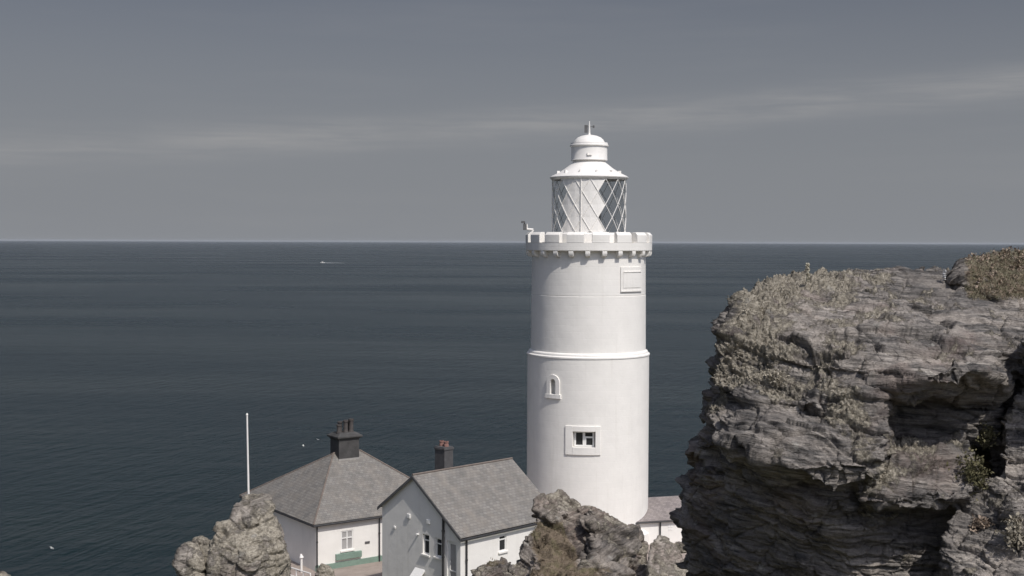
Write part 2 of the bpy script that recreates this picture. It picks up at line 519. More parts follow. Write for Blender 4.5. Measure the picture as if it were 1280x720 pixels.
# summer haze: pale towards the horizon, and a bright veil round the sun behind the viewer
vd = N(nt, 'ShaderNodeVectorMath', operation='DOT_PRODUCT'); nt.links.new(tc, vd.inputs[0]); vd.inputs[1].default_value = tuple(tosun)
aure = mth(nt, 'MULTIPLY_ADD', ramp(nt, vd.outputs['Value'], [(0.0, g(0.0)), (0.35, g(0.30)), (1.0, g(1.0))]), 3.8, 1.0)
skyc = mix(nt, 1.0, hs.outputs[0], (0.51, 0.520, 0.585), 'MULTIPLY')
vs_n = N(nt, 'ShaderNodeVectorMath', operation='SCALE'); nt.links.new(skyc, vs_n.inputs[0]); nt.links.new(aure, vs_n.inputs['Scale'])
skyc = vs_n.outputs[0]
hz = ramp(nt, el, [(0.0, g(0.97)), (0.06, g(0.84)), (0.12, g(0.62)), (0.19, g(0.30)), (0.45, g(0.0))])
skyc = mix(nt, hz, skyc, (4.28, 4.48, 4.84))
# one thin band of cirrus, rising to the right, with fraying edges
cv = N(nt, 'ShaderNodeCombineXYZ'); nt.links.new(az, cv.inputs[0]); nt.links.new(el, cv.inputs[1])
wob = noise_n(nt, mapping(nt, cv.outputs[0], (5, 30, 1)), 1.0, 5, 0.6)
cen = mth(nt, 'MULTIPLY_ADD', az, 0.066, 0.0900)
cen = mth(nt, 'MULTIPLY_ADD', mth(nt, 'SUBTRACT', wob, 0.5), 0.016, cen)
dist = mth(nt, 'DIVIDE', mth(nt, 'SUBTRACT', el, cen), 0.0120)
gau = mth(nt, 'POWER', 2.718, mth(nt, 'MULTIPLY', mth(nt, 'MULTIPLY', dist, dist), -1.0))
fib = noise_n(nt, mapping(nt, cv.outputs[0], (9, 130, 1), (0, 0, R(-3.5))), 1.0, 8, 0.62, 0.4)
big = noise_n(nt, mapping(nt, cv.outputs[0], (7, 20, 1), (0, 0, 0), (3.3, 0, 0)), 1.0, 4, 0.6)
cm = mth(nt, 'MULTIPLY', gau, ramp(nt, fib, [(0.33, g(0.3)), (0.62, g(1.0))]))
cm = mth(nt, 'MULTIPLY', cm, ramp(nt, big, [(0.36, g(0.55)), (0.6, g(1.0))]))
veil = noise_n(nt, mapping(nt, cv.outputs[0], (3, 26, 1), (0, 0, R(-4)), (7, 2, 0)), 1.0, 7, 0.6)
cm = mth(nt, 'ADD', mth(nt, 'MULTIPLY', cm, 0.62), ramp(nt, veil, [(0.50, g(0.0)), (0.75, g(0.10))]), clamp=True)
skyc = mix(nt, cm, skyc, (5.9, 5.85, 5.9))
nt.links.new(skyc, bg.inputs[0])
bg.inputs[1].default_value = 0.058

# ------------------------------------------------------------------ sea and headland
def make_sea():
    xs = np.unique(np.concatenate([-np.geomspace(60, 60000, 36), np.geomspace(60, 60000, 36), [0]]))
    ys = xs.copy()
    X, Y = np.meshgrid(xs, ys); n = len(xs)
    v = np.stack([X.ravel(), Y.ravel(), np.zeros(n * n)], 1)
    i = np.arange(n * n).reshape(n, n)
    f = np.stack([i[:-1, :-1].ravel(), i[:-1, 1:].ravel(), i[1:, 1:].ravel(), i[1:, :-1].ravel()], 1)
    tag(link('sea', np_mesh('sea', v, f, True), M['sea']), kind='structure')
make_sea()

GZ = 37.0
def land_h(x, y):
    base = np.where(y < 2, 55.3 - 0.05 * y, 55.2 - 0.262 * (y - 2))
    base = np.maximum(base, GZ - 0.05)
    # falls away from the ridge to either side
    left = np.interp(y, [-60, 0, 20, 40, 70, 80, 92, 100], [-30, -14, -12, -13, -16, -19.0, -18.6, -14])
    right = np.interp(y, [-60, 0, 20, 45, 70, 100], [45, 40, 34, 30, 27, 22])
    d = np.maximum(np.maximum(left - x, x - right), 0)
    d2 = np.maximum(y - 93, 0); d3 = np.maximum(-70 - y, 0)
    dd = np.sqrt(d * d + d2 * d2 + d3 * d3)
    return base - 60 * (1 - np.exp(-dd / 22.0)) - 0.35 * dd

def make_land():
    xs = np.arange(-90, 110, 0.8); ys = np.arange(-130, 170, 0.8)
    X, Y = np.meshgrid(xs, ys)
    H = land_h(X.ravel(), Y.ravel())
    P = np.stack([X.ravel(), Y.ravel(), H], 1)
    nz = fbm(P * np.array([0.12, 0.12, 0.12]), 5, 5)
    gx = (55.0 - H)
    slope = np.clip((GZ - 1 - H) / 6, 0, 1)
    H2 = H + nz * (0.25 + 5.0 * slope) * np.where((H > 36.5) & (H < 37.6), 0.05, 1)
    H2 = np.maximum(H2, -6)
    # outer rim under water
    P[:, 2] = H2
    ny, nx = X.shape
    i = np.arange(nx * ny).reshape(ny, nx)
    f = np.stack([i[:-1, :-1].ravel(), i[:-1, 1:].ravel(), i[1:, 1:].ravel(), i[1:, :-1].ravel()], 1)
    tag(link('ground', np_mesh('ground', P, f, True), M['ground']), kind='structure')
make_land()

# courtyard paving round the cottages
pv = MB()
pv.add([(-14, 70.5, GZ + 0.06), (3, 66, GZ + 0.06), (16, 76, GZ + 0.06), (14, 90, GZ + 0.06), (-17, 90, GZ + 0.06), (-17.5, 80, GZ + 0.06)], [(0, 1, 2, 3, 4, 5)])
tag(pv.build('courtyard', M['paving']), kind='structure')

# thin summer sea haze
hzb = MB(); hzb.box(Vector((0, 0, 0)), Vector((1, 0, 0)), Vector((0, 1, 0)), -61000, 61000, -61000, 61000, -8.0, 70.0)
hm = bpy.data.materials.new('sea_haze'); hm.use_nodes = True
hm.node_tree.nodes.remove(hm.node_tree.nodes['Principled BSDF'])
pvn = N(hm.node_tree, 'ShaderNodeVolumePrincipled'); pvn.inputs['Density'].default_value = HAZE
pvn.inputs['Color'].default_value = (0.74, 0.80, 0.88, 1); pvn.inputs['Anisotropy'].default_value = 0.0
hm.node_tree.links.new(pvn.outputs[0], hm.node_tree.nodes['Material Output'].inputs['Volume'])
if HAZE > 0: tag(hzb.build('haze', hm), kind='stuff')

# ------------------------------------------------------------------ lighthouse
SC = 86.0 / F
TC = W(735.9, 302, 86.0); cx, cy = TC.x, TC.y
TH0 = -math.atan2(cx, cy)      # angle 0 faces the viewer's side
def zt(py, D=86.0): return W(737, py, D).z
lt = thing('lighthouse', (cx, cy, GZ), 'tall white round lighthouse tower with battlemented gallery and glazed lantern', 'lighthouse')
C2 = (cx, cy)
RL, RU = 4.09, 3.86
z_pl = zt(649); z_band = zt(441.5); z_cor = zt(320.5); z_par0 = zt(313.5); z_par1 = zt(290.6)
win_a = (-13.5, 7.0); wz0, wz1 = zt(559.5, 82), zt(539.5, 82)
nic_a = (-36.8, -29.6); nz0, nz1 = zt(498, 82.4), zt(471, 82.4)
angs = sorted(set([round(a, 3) for a in np.arange(-180, 180, 2.5)] + [-13.5, 7.0, -36.8, -29.6]))
for bad in (-12.5, 7.5, -37.5, -30.0):
    if bad in angs: angs.remove(bad)
zs = sorted([z_pl, zt(600), wz0, wz1, nz0, nz1, z_band - 0.03])
sh = MB()
def pt(a, r, z): t = R(a) + TH0; return (cx + r * math.sin(t), cy - r * math.cos(t), z)
na = len(angs)
for j in range(len(zs) - 1):
    for i in range(na):
        a0 = angs[i]; a1 = angs[(i + 1) % na]
        am = (a0 + (a1 if a1 > a0 else a1 + 360)) / 2; zm = (zs[j] + zs[j + 1]) / 2
        if win_a[0] < am < win_a[1] and wz0 < zm < wz1: continue
        if nic_a[0] < am < nic_a[1] and nz0 < zm < nz1: continue
        sh.add([pt(a0, RL, zs[j]), pt(a1, RL, zs[j]), pt(a1, RL, zs[j + 1]), pt(a0, RL, zs[j + 1])], [(0, 1, 2, 3)], True)
def reveal(mb, a0, a1, z0, z1, r0, r1):
    mb.add([pt(a0, r0, z0), pt(a0, r0, z1), pt(a0, r1, z1), pt(a0, r1, z0)], [(0, 1, 2, 3)])
    mb.add([pt(a1, r0, z0), pt(a1, r0, z1), pt(a1, r1, z1), pt(a1, r1, z0)], [(0, 1, 2, 3)])
    mb.add([pt(a0, r0, z0), pt(a1, r0, z0), pt(a1, r1, z0), pt(a0, r1, z0)], [(0, 1, 2, 3)])
    mb.add([pt(a0, r0, z1), pt(a1, r0, z1), pt(a1, r1, z1), pt(a0, r1, z1)], [(0, 1, 2, 3)])
    mb.add([pt(a0, r1, z0), pt(a1, r1, z0), pt(a1, r1, z1), pt(a0, r1, z1)], [(0, 1, 2, 3)])
reveal(sh, *win_a, wz0, wz1, RL, RL - 0.45)
reveal(sh, *nic_a, nz0, nz1, RL, RL - 0.3)
sh.build('lower_shaft', M['tower'], lt)
pl = MB(); pl.lathe(C2, [(4.55, GZ - 0.3), (4.55, z_pl - 0.42), (4.50, z_pl - 0.36), (RL + 0.06, z_pl - 0.02), (RL - 0.05, z_pl)], 120)
po = pl.build('plinth', M['tower'], lt)
bd = MB()
bd.lathe(C2, [(RL - 0.06, z_band - 0.05), (RL + 0.045, z_band - 0.04), (RL + 0.045, z_band + 0.04), (RL - 0.04, z_band + 0.10), (RL - 0.08, z_band + 0.12),
              (RL - 0.075, z_band + 0.17), (RL - 0.11, z_band + 0.24), (RU + 0.01, z_band + 0.30), (RU - 0.06, z_band + 0.30)], 120)
bd.build('string_course', M['tower'], lt)
us = MB()
zj = zt(367.5)
us.lathe(C2, [(RU, z_band + 0.25), (RU - 0.02, zj - 0.03), (RU - 0.055, zj), (RU - 0.03, zj + 0.03), (RU - 0.05, z_cor + 0.2), (RU - 0.05, z_par0 + 0.1)], 120)
us.build('upper_shaft', M['tower'], lt)
RP = 4.23
pr = MB()
z_n = z_par1 - 0.68
pr.lathe(C2, [(RU - 0.1, z_par0), (RP - 0.05, z_par0), (RP, z_par0 + 0.05), (RP, z_n), (RP - 0.42, z_n), (RP - 0.42, z_par0 + 0.3), (RU - 0.3, z_par0 + 0.3)], 128)
for p in range(1): pass
po = pr.build('parapet', M['tower'], lt)
cpx = MB()
for k in range(24):
    c = MB(); a = -0.8 + 15 * k
    hw = 2.15
    # rounded corbel: stepped quadrant profile
    n = 6; vs = []; fs = []
    prof = [(RU - 0.12, z_par0 + 0.0)]
    prof = [(RU - 0.12, z_cor - 0.05), (RU + 0.02, z_cor - 0.02), (RP - 0.16, z_cor + 0.03), (RP - 0.05, z_cor + 0.10), (RP - 0.01, z_cor + 0.22), (RP - 0.01, z_par0 + 0.002), (RU - 0.12, z_par0 + 0.002)]
    for aa in (a - hw, a + hw):
        for (r, z) in prof: vs.append(pt(aa, r, z))
    n = len(prof)
    fs = [(i, (i + 1) % n, n + (i + 1) % n, n + i) for i in range(n)] + [tuple(range(n))[::-1], tuple(range(n, 2 * n))]
    c.add(vs, fs); c.build('corbel', M['tower'], lt, bevel=0.02)
for k in range(16):
    c = MB(); a = -0.5 + 22.5 * k
    c.arc(C2, a + 3.5, a + 22.5 - 3.5, z_n - 0.01, z_par1, RP - 0.44, RP + 0.012, 6, 0.17, TH0)
    c.build('merlon', M['tower'], lt, bevel=0.025)
# lantern gallery floor and lantern base
RLn = 2.47
fl = MB(); fl.lathe(C2, [(0.01, z_par0 + 0.34), (RP - 0.4, z_par0 + 0.31)], 64); fl.build('gallery_floor', M['tower'], lt)
z_l0, z_l1 = zt(291), zt(225.0)
mu = MB(); mu.lathe(C2, [(RLn + 0.10, z_par0 + 0.3), (RLn + 0.10, z_l0 - 0.1), (RLn + 0.02, z_l0), (RLn - 0.3, z_l0)], 64)
mu.build('lantern_base', M['white_metal'], lt)
# glass cylinder and lattice
gl = MB(); gl.lathe(C2, [(RLn - 0.05, z_l0), (RLn - 0.05, z_l1)], 56)
gl.build('lantern_glass', M['lglass'], lt)
HH = 15.75 * SC        # half height of a diamond
dA = 180.0 / 15
bars = MB()
ztop = z_l1
off = 1.8
nn = 15
for k in range(nn):
    for sgn in (1, -1):
        steps = 10
        prev = None
        for i in range(steps + 1):
            z = z_l1 - (z_l1 - z_l0) * i / steps
            a = off + k * 360 / nn + sgn * dA * ((z_l1 - z) / HH) + (0 if sgn > 0 else 0)
            q = pt(a, RLn + 0.005, z)
            if prev: bars.tube(prev, q, 0.024, 6, cap=False)
            prev = q
bars.build('astragal_lattice', M['white_metal'], lt)
# blanked diamonds on the landward side
bl = MB()
H0 = z_l1
def diam(ac, zc, half=1.0):
    vs = []
    n = 4
    pts = []
    for (da, dz) in ((-1, 0), (0, -1), (1, 0), (0, 1)):
        pts.append((ac + da * dA, zc + dz * HH))
    c = (ac, zc)
    # subdivide and clip to the lantern's height
    for q in range(4):
        p0 = pts[q]; p1 = pts[(q + 1) % 4]
        for s in range(3):
            a = [(p0[i] + (p1[i] - p0[i]) * s / 3) for i in (0, 1)]
            b = [(p0[i] + (p1[i] - p0[i]) * (s + 1) / 3) for i in (0, 1)]
            tri = [c, a, b]
            vv = [pt(t[0], RLn - 0.012, min(max(t[1], z_l0), z_l1)) for t in tri]
            bl.add(vv, [(0, 1, 2)])
lat_w = 360 / nn
for row in range(0, 5):
    zc = H0 - row * HH
    sh_ = 0.0 if row % 2 == 0 else dA
    for k in range(-7, 8):
        ac = off + dA + sh_ + k * lat_w - (lat_w if row % 2 else 0)
        if -35 < ac < 14.5: diam(ac, zc)
bl.build('blanking_panel', M['white_metal'], lt)
pp = MB(); pp.tube(pt(-12.0, RLn + 0.03, z_l0), pt(-12.0, RLn + 0.03, z_l1), 0.035, 6); pp.build('lantern_post', M['white_metal'], lt)
# lens and lamp pedestal inside
ins = MB(); ins.lathe(C2, [(0.5, z_par0 + 0.3), (0.5, z_l0), (0.75, z_l0 + 0.5), (0.85, z_l0 + 1.3), (0.75, z_l0 + 2.1), (0.3, z_l0 + 2.5)], 24)
ins.build('optic', M['grey_metal'], lt)
cap_ = MB()
Y = lambda py: zt(py)
cap_.lathe(C2, [(RLn - 0.1, z_l1 - 0.02), (46.5 * SC, z_l1 - 0.02), (48.8 * SC, Y(222.8)), (49.0 * SC, Y(221.8)), (47 * SC, Y(220.3)), (38.5 * SC, Y(216.2)), (30 * SC, Y(210.8)), (24 * SC, Y(206)), (20.5 * SC, Y(203.2)), (19.5 * SC, Y(201.5)), (19.5 * SC, Y(200))], 72)
cap_.build('lantern_roof', M['white_metal'], lt)
for a in range(0, 360, 30):
    l = MB(); l.arc(C2, a + 12, a + 15, Y(217.5), Y(214.2), 37.5 * SC, 41 * SC, 1, 0, TH0); l.build('roof_lug', M['white_metal'], lt)
dr = MB()
dr.lathe(C2, [(19 * SC, Y(201)), (22.6 * SC, Y(201)), (22.9 * SC, Y(200.3)), (22.5 * SC, Y(199.5)), (22.4 * SC, Y(183.8)), (24.2 * SC, Y(183.0)), (24.2 * SC, Y(181.6)), (23.3 * SC, Y(181)), (23.0 * SC, Y(178.8)), (19.4 * SC, Y(178.4)),
               (19.2 * SC, Y(177.6)), (17.8 * SC, Y(175.0)), (14.5 * SC, Y(172)), (10 * SC, Y(170)), (5 * SC, Y(168.9)), (1.6 * SC, Y(168.4)), (1.0 * SC, Y(166)), (0.001, Y(166))], 64)
dr.build('ventilator_drum', M['white_metal'], lt)
hd = MB(); hd.arc(C2, -6, 8, Y(195.5), Y(194.5), 22 * SC, 23.8 * SC, 3, 0, TH0); hd.arc(C2, -6.5, -4.5, Y(195.5), Y(192.3), 22 * SC, 23.6 * SC, 1, 0, TH0); hd.build('drum_handle', M['white_metal'], lt)
fi = MB(); fi.tube((cx, cy, Y(168)), (cx, cy, Y(151.5)), 0.07, 8, 0.03); fo = fi.build('finial', M['white_metal'], lt)
va = MB()
u = Vector((1, 0, 0)); nn_ = Vector((0, -1, 0))
va.box(Vector((cx, cy, 0)), u, nn_, -0.33, -0.11, -0.015, 0.015, Y(166), Y(156.2))
va.box(Vector((cx, cy, 0)), u, nn_, -0.11, 0.30, -0.012, 0.012, Y(158.7), Y(157.9))
va.box(Vector((cx, cy, 0)), u, nn_, 0.22, 0.34, -0.014, 0.014, Y(160.0), Y(156.8))
va.build('weather_vane', M['grey_metal'], lt)
# square window with raised surround
fz0, fz1 = zt(568.7, 82), zt(532.5, 82)
aL, aR = -20.3, 11.7
frm = MB()
frm.arc(C2, aL, win_a[0] , fz0, fz1, RL - 0.05, RL + 0.085, 3, 0, TH0)
frm.arc(C2, win_a[1], aR, fz0, fz1, RL - 0.05, RL + 0.085, 3, 0, TH0)
frm.arc(C2, win_a[0] - 0.02, win_a[1] + 0.02, wz1, fz1 - 0.002, RL - 0.05, RL + 0.083, 6, 0, TH0)
frm.arc(C2, win_a[0] - 0.02, win_a[1] + 0.02, fz0 + 0.002, wz0 + 0.02, RL - 0.05, RL + 0.10, 6, 0, TH0)
frm.build('window_surround', M['tower'], lt, bevel=0.02)
def flat_frame(a):
    t = R(a) + TH0
    return Vector((math.cos(t), math.sin(t), 0)), Vector((math.sin(t), -math.cos(t), 0))
am = (win_a[0] + win_a[1]) / 2; u, n = flat_frame(am)
o = Vector((cx, cy, 0)) + n * (RL - 0.36)
hwid = (RL - 0.35) * math.sin(R((win_a[1] - win_a[0]) / 2)) - 0.02
wf = MB()
zb, zt_ = wz0 + 0.03, wz1 - 0.01
for (a, b) in ((-hwid, -hwid + 0.11), (hwid - 0.11, hwid), (-0.10, 0.06)): wf.box(o, u, n, a, b, 0, 0.07, zb, zt_)
for (a, b) in ((zb - 0.01, zb + 0.10), (zt_ - 0.09, zt_ + 0.005)): wf.box(o, u, n, -hwid + 0.001, hwid - 0.001, 0.002, 0.068, a, b)
wf.box(o, u, n, 0.02, hwid - 0.05, 0.004, 0.085, zb + 0.56, zb + 0.66)
wf.box(o, u, n, 0.06, 0.13, 0.004, 0.085, zb + 0.08, zb + 0.6)
wfo = wf.build('window', M['upvc'], lt)
gp = MB(); gp.box(o, u, n, -hwid, hwid, -0.02, 0.02, zb, zt_); gp.build('pane', M['glass'], wfo); 
wfo.children[0].data.transform(Matrix.Translation(-lt.location))
# arched niche surround
def ring(mb, ac, hw_out, hw_in, z0, zs_o, zs_i, z0i, ro, ri):
    out = [(-hw_out, z0)]; inn = [(-hw_in, z0i)]
    ns = 10
    for i in range(ns + 1):
        t = math.pi - math.pi * i / ns
        out.append((hw_out * math.cos(t), zs_o + hw_out * math.sin(t)))
        inn.append((hw_in * math.cos(t), zs_i + hw_in * math.sin(t)))
    out.append((hw_out, z0)); inn.append((hw_in, z0i))
    n = len(out)
    def P3(p, r): return pt(ac + math.degrees(p[0] / RL), r, p[1])
    vs = [P3(p, ro) for p in out] + [P3(p, ro) for p in inn] + [P3(p, ri) for p in out] + [P3(p, ri) for p in inn]
    fs = []
    for i in range(n):
        j = (i + 1) % n
        fs += [(i, j, n + j, n + i), (2 * n + i, 2 * n + j, j, i), (n + i, n + j, 3 * n + j, 3 * n + i)]
    mb.add(vs, fs)
nm = MB(); ac = (nic_a[0] + nic_a[1]) / 2
ring(nm, ac, 0.50, 0.20, zt(498.5, 82.4), zt(478.5, 82.4), zt(478.5, 82.4), zt(493.5, 82.4), RL + 0.09, RL - 0.08)
nm.arc(C2, ac - 8.3, ac + 8.3, zt(499, 82.4) , zt(493.6, 82.4), RL - 0.05, RL + 0.11, 4, 0, TH0)
nm.build('niche_surround', M['tower'], lt, bevel=0.015)
# raised plaque
pq = MB()
pa0, pa1 = 32.5, 63.5
pz0, pz1 = zt(363, 83.5), zt(333.5, 83.5)
pq.arc(C2, pa0, pa1, pz0, pz1, RU - 0.1, RU + 0.03, 8, 0, TH0)
pq.arc(C2, pa0 + 2.5, pa1 - 2, pz0 + 0.2, pz1 - 0.3, RU - 0.1, RU + 0.055, 8, 0, TH0)
pq.arc(C2, pa0 + 3, pa1 - 2.4, pz1 - 0.34, pz1 - 0.28, RU - 0.1, RU + 0.09, 8, 0, TH0)
pq.arc(C2, pa0, pa1, pz0 - 0.06, pz0 + 0.03, RU - 0.1, RU + 0.07, 8, 0, TH0)
pq.build('plaque', M['tower'], lt)
# fog detector on a bracket at the gallery edge
fd = thing('fog_detector', pt(-74, RP, z_par1 - 0.3), 'small dark sensor on a white bent bracket at the left edge of the gallery', 'sensor')
br = MB()
b0 = W(663, 297.5, 85); b1 = W(664, 292, 85); b2 = W(666.5, 287, 85); b3 = W(658.5, 286.5, 85); b4 = W(658, 280, 85)
for p, q in ((b0, b1), (b1, b2), (b2, b3), (b3, b4)): br.tube(p, q, 0.075, 8)
br.build('bracket', M['white_metal'], fd)
hx = MB(); q = W(656.2, 284, 85); hx.box(q, Vector((1, 0, 0)), Vector((0, -1, 0)), -0.12, 0.12, -0.15, 0.15, -0.18, 0.22)
q = W(654.6, 277.5, 85); hx.box(q, Vector((1, 0, 0)), Vector((0, -1, 0)), -0.16, 0.10, -0.12, 0.12, -0.07, 0.07); hx.tube(W(656, 283, 85), W(655.5, 277.5, 85), 0.05)
hx.build('sensor_head', M['grey_metal'], fd, bevel=0.01)

# ------------------------------------------------------------------ houses
def wall_panel(mb, o, u, n, xs_top, z0, holes, depth=0.14):
    """o: foot of the wall; xs_top: [(x, ztop)...] roofline; holes: (x0,x1,z0,z1) absolute z"""
    X = sorted(set([x for x, _ in xs_top] + [h[0] for h in holes] + [h[1] for h in holes]))
    tx = [x for x, _ in xs_top]; tz = [z for _, z in xs_top]
    top = lambda x: float(np.interp(x, tx, tz))
    P = lambda x, z, d=0.0: (o.x + u.x * x + n.x * d, o.y + u.y * x + n.y * d, z)
    Z = sorted(set([z0] + [h[2] for h in holes] + [h[3] for h in holes]))
    for i in range(len(X) - 1):
        xa, xb = X[i], X[i + 1]; xm = (xa + xb) / 2
        for j in range(len(Z)):
            za = Z[j]
            if j < len(Z) - 1:
                zb = Z[j + 1]; zm = (za + zb) / 2
                if any(h[0] < xm < h[1] and h[2] < zm < h[3] for h in holes): continue
                mb.add([P(xa, za), P(xb, za), P(xb, zb), P(xa, zb)], [(0, 1, 2, 3)])
            else:
                mb.add([P(xa, za), P(xb, za), P(xb, top(xb)), P(xa, top(xa))], [(0, 1, 2, 3)])
    for (x0, x1, a, b) in holes:
        d = -depth
        mb.add([P(x0, a), P(x1, a), P(x1, b), P(x0, b), P(x0, a, d), P(x1, a, d), P(x1, b, d), P(x0, b, d)],
               [(0, 1, 5, 4), (1, 2, 6, 5), (2, 3, 7, 6), (3, 0, 4, 7)])

def window(parent, o, u, n, h, depth=0.12, mull=(), trans=(), sill=True, pale_pane=False, fw_=0.07, name='window'):
    x0, x1, z0, z1 = h
    f = MB()
    oo = Vector((o.x, o.y, 0))
    f.box(oo, u, n, x0 - .01, x0 + fw_, -depth, -depth + 0.06, z0, z1); f.box(oo, u, n, x1 - fw_, x1 + .01, -depth, -depth + 0.06, z0, z1)
    f.box(oo, u, n, x0, x1, -depth + .002, -depth + 0.058, z0 - .01, z0 + fw_); f.box(oo, u, n, x0, x1, -depth + .002, -depth + 0.058, z1 - fw_, z1 + .01)
    for mx in mull: f.box(oo, u, n, mx - 0.035, mx + 0.035, -depth + .004, -depth + 0.07, z0 + fw_, z1 - fw_)
    for tz in trans: f.box(oo, u, n, x0 + fw_, x1 - fw_, -depth + .005, -depth + 0.068, tz - 0.03, tz + 0.03)
    fo = f.build(name, M['upvc'], parent)
    off = -Vector(parent.location)
    gq = MB(); gq.box(oo, u, n, x0, x1, -depth - 0.03, -depth + 0.02, z0, z1)
    go = gq.build('pane', M['pale_pane'] if pale_pane else M['glass'], fo); go.data.transform(Matrix.Translation(off))
    if pale_pane:
        pass
    if sill:
        s = MB(); s.box(oo, u, n, x0 - 0.08, x1 + 0.08, -0.02, 0.09, z0 - 0.09, z0 - 0.004)
        s_ = s.build('sill', M['wall'], fo); s_.data.transform(Matrix.Translation(off))
    return fo

def pipe(parent, o, u, n, x, z0, z1, r=0.045, mat_='black_iron'):
    t = MB(); p = Vector((o.x, o.y, 0)) + u * x + n * 0.09
    t.tube((p.x, p.y, z0), (p.x, p.y, z1), r, 8)
    z = z0 + 0.4
    while z < z1:
        t.tube((p.x, p.y, z), (p.x, p.y, z + 0.08), r * 1.35, 8); z += 1.4
    return t.build('downpipe', M[mat_], parent)

def roof_face(mb, pts, eave_u, thick=0.09):
    """sloping slab with slate UVs in metres"""
    P = [Vector(p) for p in pts]
    nrm = Vector((0, 0, 0))
    for i in range(len(P)):
        a = P[i]; b = P[(i + 1) % len(P)]
        nrm += a.cross(b)
    nrm.normalize()
    if nrm.z < 0: P = P[::-1]; nrm = -nrm
    eu = Vector(eave_u).normalized(); ev = nrm.cross(eu)
    uv = [((p - P[0]).dot(eu) + 50.3, (p - P[0]).dot(ev) + 50.1) for p in P]
    n = len(P)
    Q = [p - nrm * thick for p in P]
    mb.add(P + Q, [tuple(range(n))] + [tuple(range(n, 2 * n))[::-1]] + [(i, n + i, n + (i + 1) % n, (i + 1) % n) for i in range(n)],
           uvs=[uv, uv[::-1]] + [[(0, 0)] * 4] * n)

def line_tube(name, mat_, parent, segs, r, seg=8):
    t = MB()
    for a, b in segs: t.tube(a, b, r, seg)
    return t.build(name, mat_, parent)

# --- hipped cottage
ze = 39.98
ca = W(392, 660, (CAMZ - ze) * F / (660 - 302.4))
ca.z = 0
U = Vector((.814, .582, 0)).normalized(); V = Vector((-.582, .814, 0)).normalized()
WID, DEP = 10.3, 10.8
OV = 0.28
ht = thing('hipped_cottage', (ca.x, ca.y, GZ), 'white cottage with square hipped slate roof, green painted base and large black chimney', 'house')
cw = ca + U * OV + V * OV
ww, wd = WID - 2 * OV, DEP - 2 * OV
def on_front(px, py, o=cw, u=U):
    """x along a wall and height, from where the photo shows it"""
    k = (px - 640) / F; d0 = W(px, py, 1.0)
    # solve (o+u*t) lies on the ray in plan
    t = (d0.x * o.y - o.x) / (u.x - d0.x * u.y)
    D = o.y + u.y * t
    return t, W(px, py, D).z
wx0, wzb = on_front(426.5, 688.5); wx1, wzt = on_front(441.5, 662)
fh = (wx0, wx1, wzb, wzt)
w_ = MB()
NF = Vector((U.y, -U.x, 0)); NL = -U
fh2 = (wx0 + 4.2, wx1 + 4.2, wzb, wzt)
wall_panel(w_, cw, U, NF, [(0, ze + 0.05), (ww, ze + 0.05)], GZ - 0.5, [fh, fh2])
wall_panel(w_, cw, V, NL, [(0, ze + 0.05), (wd, ze + 0.05)], GZ - 0.5, [])
wall_panel(w_, cw + U * ww, V, U, [(0, ze + 0.05), (wd, ze + 0.05)], GZ - 0.5, [])
wall_panel(w_, cw + V * wd, U, -NF, [(0, ze + 0.05), (ww, ze + 0.05)], GZ - 0.5, [])
w_.build('wall', M['wall'], ht)
for h in (fh, fh2):
    mx = (h[0] + h[1]) / 2
    window(ht, cw, U, NF, h, 0.09, (mx,), (h[2] + (h[3] - h[2]) * 0.62,), pale_pane=True)
# green base band, green board under the window, name plate
gb = MB(); gb.box(Vector((cw.x, cw.y, 0)), U, NF, -0.03, ww, 0.0, 0.045, GZ - 0.4, GZ + 0.40); pass
gb.build('painted_base', M['green'], ht)
gx0, gz1 = on_front(419, 693); gx1, gz0 = on_front(451, 697)
gg = MB(); gg.box(Vector((cw.x, cw.y, 0)), U, NF, gx0, gx1, 0.0, 0.16, gz1 - 0.36, gz1 + 0.02)
gg.build('window_box', M['green'], ht, bevel=0.02)
nx, nz = on_front(459, 678)
np_ = MB(); np_.box(Vector((cw.x, cw.y, 0)), U, NF, nx - 0.17, nx + 0.17, 0.0, 0.03, nz - 0.07, nz + 0.07); np_.build('name_plate', M['plaque'], ht)
zr = 57 - (568.3 - 301.9) / F * 83.2
A0 = ca + Vector((0, 0, ze)); B0 = A0 + U * WID; C0 = B0 + V * DEP; D0 = A0 + V * DEP
R1 = ca + U * 4.16 + V * 5.4; R1.z = zr; R2 = ca + U * 6.14 + V * 5.4; R2.z = zr
rf = MB()
roof_face(rf, [A0, B0, R2, R1], U); roof_face(rf, [B0, C0, R2], V); roof_face(rf, [C0, D0, R1, R2], U); roof_face(rf, [D0, A0, R1], V)
rfo = rf.build('roof', M['slate'], ht, fix=False)
hip = line_tube('hip_tiles', M['ridge'], rfo, [(A0 + Vector((0, 0, 0.0)), R1 + Vector((0, 0, .03))), (B0, R2 + Vector((0, 0, .03))), (C0, R2), (D0, R1), (R1 + Vector((0, 0, .03)), R2 + Vector((0, 0, .03)))], 0.055)
hip.data.transform(Matrix.Translation(-ht.location))
dz = Vector((0, 0, 0.10))
gt = line_tube('gutter', M['black_iron'], ht, [(A0 - dz, B0 - dz), (A0 - dz, D0 - dz), (B0 - dz, C0 - dz)], 0.06)
pipe(ht, cw, U, NF, 0.05, GZ, ze - 0.1)
pipe(ht, cw, U, NF, on_front(473.5, 690)[0], GZ, ze - 0.1)
